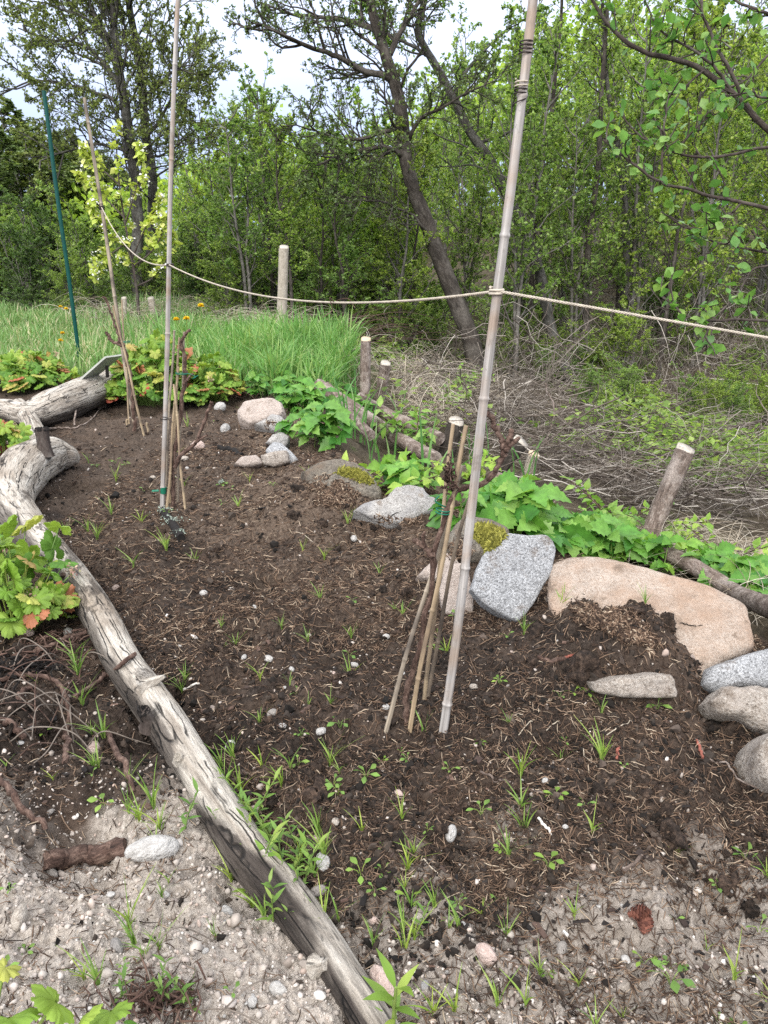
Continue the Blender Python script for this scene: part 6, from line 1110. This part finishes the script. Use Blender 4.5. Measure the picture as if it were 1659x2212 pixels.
# alder reaching in from the right, its trunk outside the frame
rg = np.random.default_rng(61); root = np.array([2.15, 2.7, float(H(2.15, 2.7))]); o = empty('alder_tree', root, 'nearest alder reaching in from the right with big fresh leaves', 'tree'); mb = MB()
mb.tube(spline([root - (0, 0, .1), root + (-.02, 0, .8), root + (.05, .05, 1.8), root + (0, .1, 3.2)], 30), np.linspace(.075, .04, 30), 14, .08, 3)
def B_(lst): return [PD(x, y, d) for x, y, d in lst]
NL = [([(2090,560,2.7),(1850,420,2.6),(1659,282,2.45),(1585,205,2.42),(1509,152,2.4),(1440,125,2.36),(1394,111,2.33),(1354,92,2.3),(1315,52,2.28),(1280,0,2.25),(1262,-50,2.25)], 0.0112, 0.0040), ([(1585,205,2.42),(1560,160,2.4),(1529,130,2.38),(1470,95,2.33),(1429,65,2.3),(1392,0,2.28)], 0.0053, 0.0026), ([(1620,240,2.45),(1575,150,2.42),(1549,110,2.4),(1528,55,2.4),(1515,0,2.4),(1510,-40,2.4)], 0.0066, 0.0033),
      ([(2050,520,2.7),(1800,470,2.5),(1659,450,2.3),(1595,440,2.27),(1529,425,2.25),(1480,412,2.22),(1439,400,2.2),(1395,375,2.18),(1354,345,2.16),(1325,325,2.15),(1300,305,2.15)], 0.0066, 0.0023), ([(2050,430,2.75),(1800,330,2.6),(1659,320,2.5),(1580,335,2.47),(1504,340,2.45),(1454,325,2.42),(1410,308,2.4),(1380,285,2.4),(1344,248,2.38)], 0.0059, 0.0023), ([(1425,398,2.2),(1430,340,2.2),(1436,280,2.2),(1441,210,2.2)], 0.0040, 0.0020), ([(1460,328,2.42),(1500,280,2.4),(1540,245,2.4)], 0.0040, 0.0020),
      ([(2060,700,2.7),(1800,700,2.5),(1659,694,2.3),(1590,693,2.27),(1529,690,2.25),(1479,680,2.2),(1450,660,2.2),(1430,640,2.2)], 0.0053, 0.0023), ([(1659,574,2.35),(1620,590,2.33),(1590,640,2.3),(1540,690,2.26),(1520,735,2.24)], 0.0033, 0.0020), ([(2050,620,2.7),(1800,590,2.5),(1659,545,2.4),(1600,530,2.37),(1540,520,2.35),(1480,490,2.33),(1430,455,2.3)], 0.0053, 0.0020), ([(1659,120,2.6),(1590,185,2.6),(1510,150,2.6)], 0.0040, 0.0020), ([(2040,300,2.8),(1800,100,2.6),(1659,30,2.5),(1600,10,2.5),(1540,-30,2.5)], 0.0066, 0.0033), ([(1600,440,2.27),(1560,480,2.3),(1520,500,2.3)], 0.0033, 0.0020), ([(1520,152,2.4),(1460,200,2.4),(1420,190,2.4)], 0.0033, 0.0020), ([(2040,420,2.8),(1800,230,2.5),(1659,210,2.4),(1620,200,2.35),(1560,205,2.3)], 0.0053, 0.0020)]
SS = []
for i, (q, r0, r1) in enumerate(NL): S = spline(B_(q), 40); S += fbm2(np.linspace(0, 7, 40) + i * 5, np.zeros(40), 2, i)[:, None] * .012; mb.tube(S, np.linspace(r0, r1, 40), 9, .06, i); SS.append(S)
SS = np.array(SS); W, rw, lw = spawn(SS, np.full(len(SS), .004), 9, .28, 1, .85, .12, .2, 5, .2, rg, .6); mb.strands(W, np.linspace(.0028, .0016, 5)[None], 5); mb.build('trunk', MAT['bark_twig'], o)
p, d, u, s = leaves_on(W, 5, .036, rg, .25); d = nrm(d + np.array([0, -.1, -.1])); u = nrm(u + rg.normal(0, .4, u.shape)); m = MB(); m.stamp(leaf_ovate(10, .35, .58, .05, .14, .25, .1), p, d, u, s); m.build('crown', MAT['alder_near'], o)

# far spruces at the left, and the wood on the hill beyond
def spruce(seed, h):
    rg = np.random.default_rng(seed); o = bpy.data.objects.new('spruce_tree', None); COL.objects.link(o); mb = MB(); mb.tube(np.array([(0, 0, -.3), (0, 0, h * .5), (0, 0, h)]), [.16, .10, .02], 8); nb = 170; t = .08 + .92 * (np.arange(nb) / nb); a = np.arange(nb) * 2.4; L = .20 * h * (1 - t) ** .8 + .12; s = np.linspace(0, 1, 5)[None]; B = np.stack([np.cos(a)[:, None] * L[:, None] * s, np.sin(a)[:, None] * L[:, None] * s, t[:, None] * h - L[:, None] * (.5 * s - .3 * s ** 2)], -1); mb.strands(B, np.full((1, 5), .015), 3); mb.build('trunk', MAT['bark_alder'], o)
    p, d, u, sc = leaves_on(B, 90, .17, rg, .03); d = nrm(d * (1, 1, .4) + np.array([0, 0, -.35])); m = MB(); m.stamp((LEAF4[0] * (1, .5, 1), LEAF4[1]), p, d, u, sc); m.build('crown', MAT['needle'], o); return o
SPR = [spruce(1, 9), spruce(2, 8)]; FAR = [sapling(21, 9, 30, .20, .16, 'leaf_bud', 'bark_sap', nst=1, name='distant_tree', per=5), sapling(22, 9, 26, .24, .16, 'leaf_bud', 'bark_sap', nst=2, name='distant_tree', per=5), sapling(23, 9, 28, .22, .15, 'leaf_dark', 'bark_sap', nst=2, name='distant_tree', per=5)]; rg = np.random.default_rng(71)
for px, py, Y in [(-40,250,30),(8,240,32),(45,262,31),(85,290,30),(120,300,33),(160,310,34),(-90,240,33),(215,330,34),(30,300,29),(60,310,29),(-10,300,28),(105,330,29),(145,345,31),(185,345,31),(240,350,32),(1560,40,36),(1640,60,38),(1480,30,40),(270,340,35)]:
    t = PY(px, py, Y); z = float(H(t[0], t[1])); src = SPR[int(rg.integers(0, 2))] if px > 400 else FAR[int(rg.integers(0, 3))]
    if id(src) in used: q = dup(src, (0, 0, 0), 0)
    else: used.add(id(src)); q = src
    q.location = (float(t[0]), Y, z); s = (t[2] - z) / 9; q.scale = (max(s, .6) * 1.7,) * 2 + (s,); tag(q, 'grey green tree in the distant wood at the left edge' if px < 400 else 'dark spruce high on the hill at the right', 'tree', 'distant trees at the left' if px < 400 else 'spruces on the right hill')
rg = np.random.default_rng(73); n = 50000; Y = rg.uniform(27, 40, n); X = rg.uniform(-.62, .70, n) * Y; cl = fbm2(X * .35, Y * .35, 3, 3); zt = np.array([ztop(a, b) for a, b in zip(X, Y)]); z0 = H(X, Y); z = z0 + np.maximum(zt - z0, 2.5) * rg.uniform(0, 1, n) ** .8 * (.72 + .35 * cl); m = np.ones(n, bool); p = np.stack([X, Y, z], 1); mb = MB(); mb.stamp(LEAF4, p, rg.normal(0, 1, p.shape), rot_about(rg, n, .8), rg.uniform(.14, .30, n)); tag(mb.build('far_woodland', MAT['leaf_b']), kind='stuff')
n = 60000; Y = 5.5 + 15 * rg.uniform(0, 1, n); X = rg.uniform(-.2, .65, n) * Y; cl = fbm2(X * .8, Y * .8, 3, 13); m = (cl + rg.normal(0, .12, n) + .55 * sst(.15, .5, X / Y) + .35 * sst(9, 12, Y) > .42) & (X > xedge(Y) + .4); X, Y, cl = X[m], Y[m], cl[m]; p = np.stack([X, Y, H(X, Y) + rg.uniform(0, .4, len(X)) * (cl * 2 + .3)], 1); mb = MB(); mb.stamp(LEAF4, p, rg.normal(0, 1, p.shape) * (1, 1, .4), rot_about(rg, len(X), .4), rg.uniform(.04, .09, len(X))); tag(mb.build('undergrowth', MAT['leaf_a']), kind='stuff')
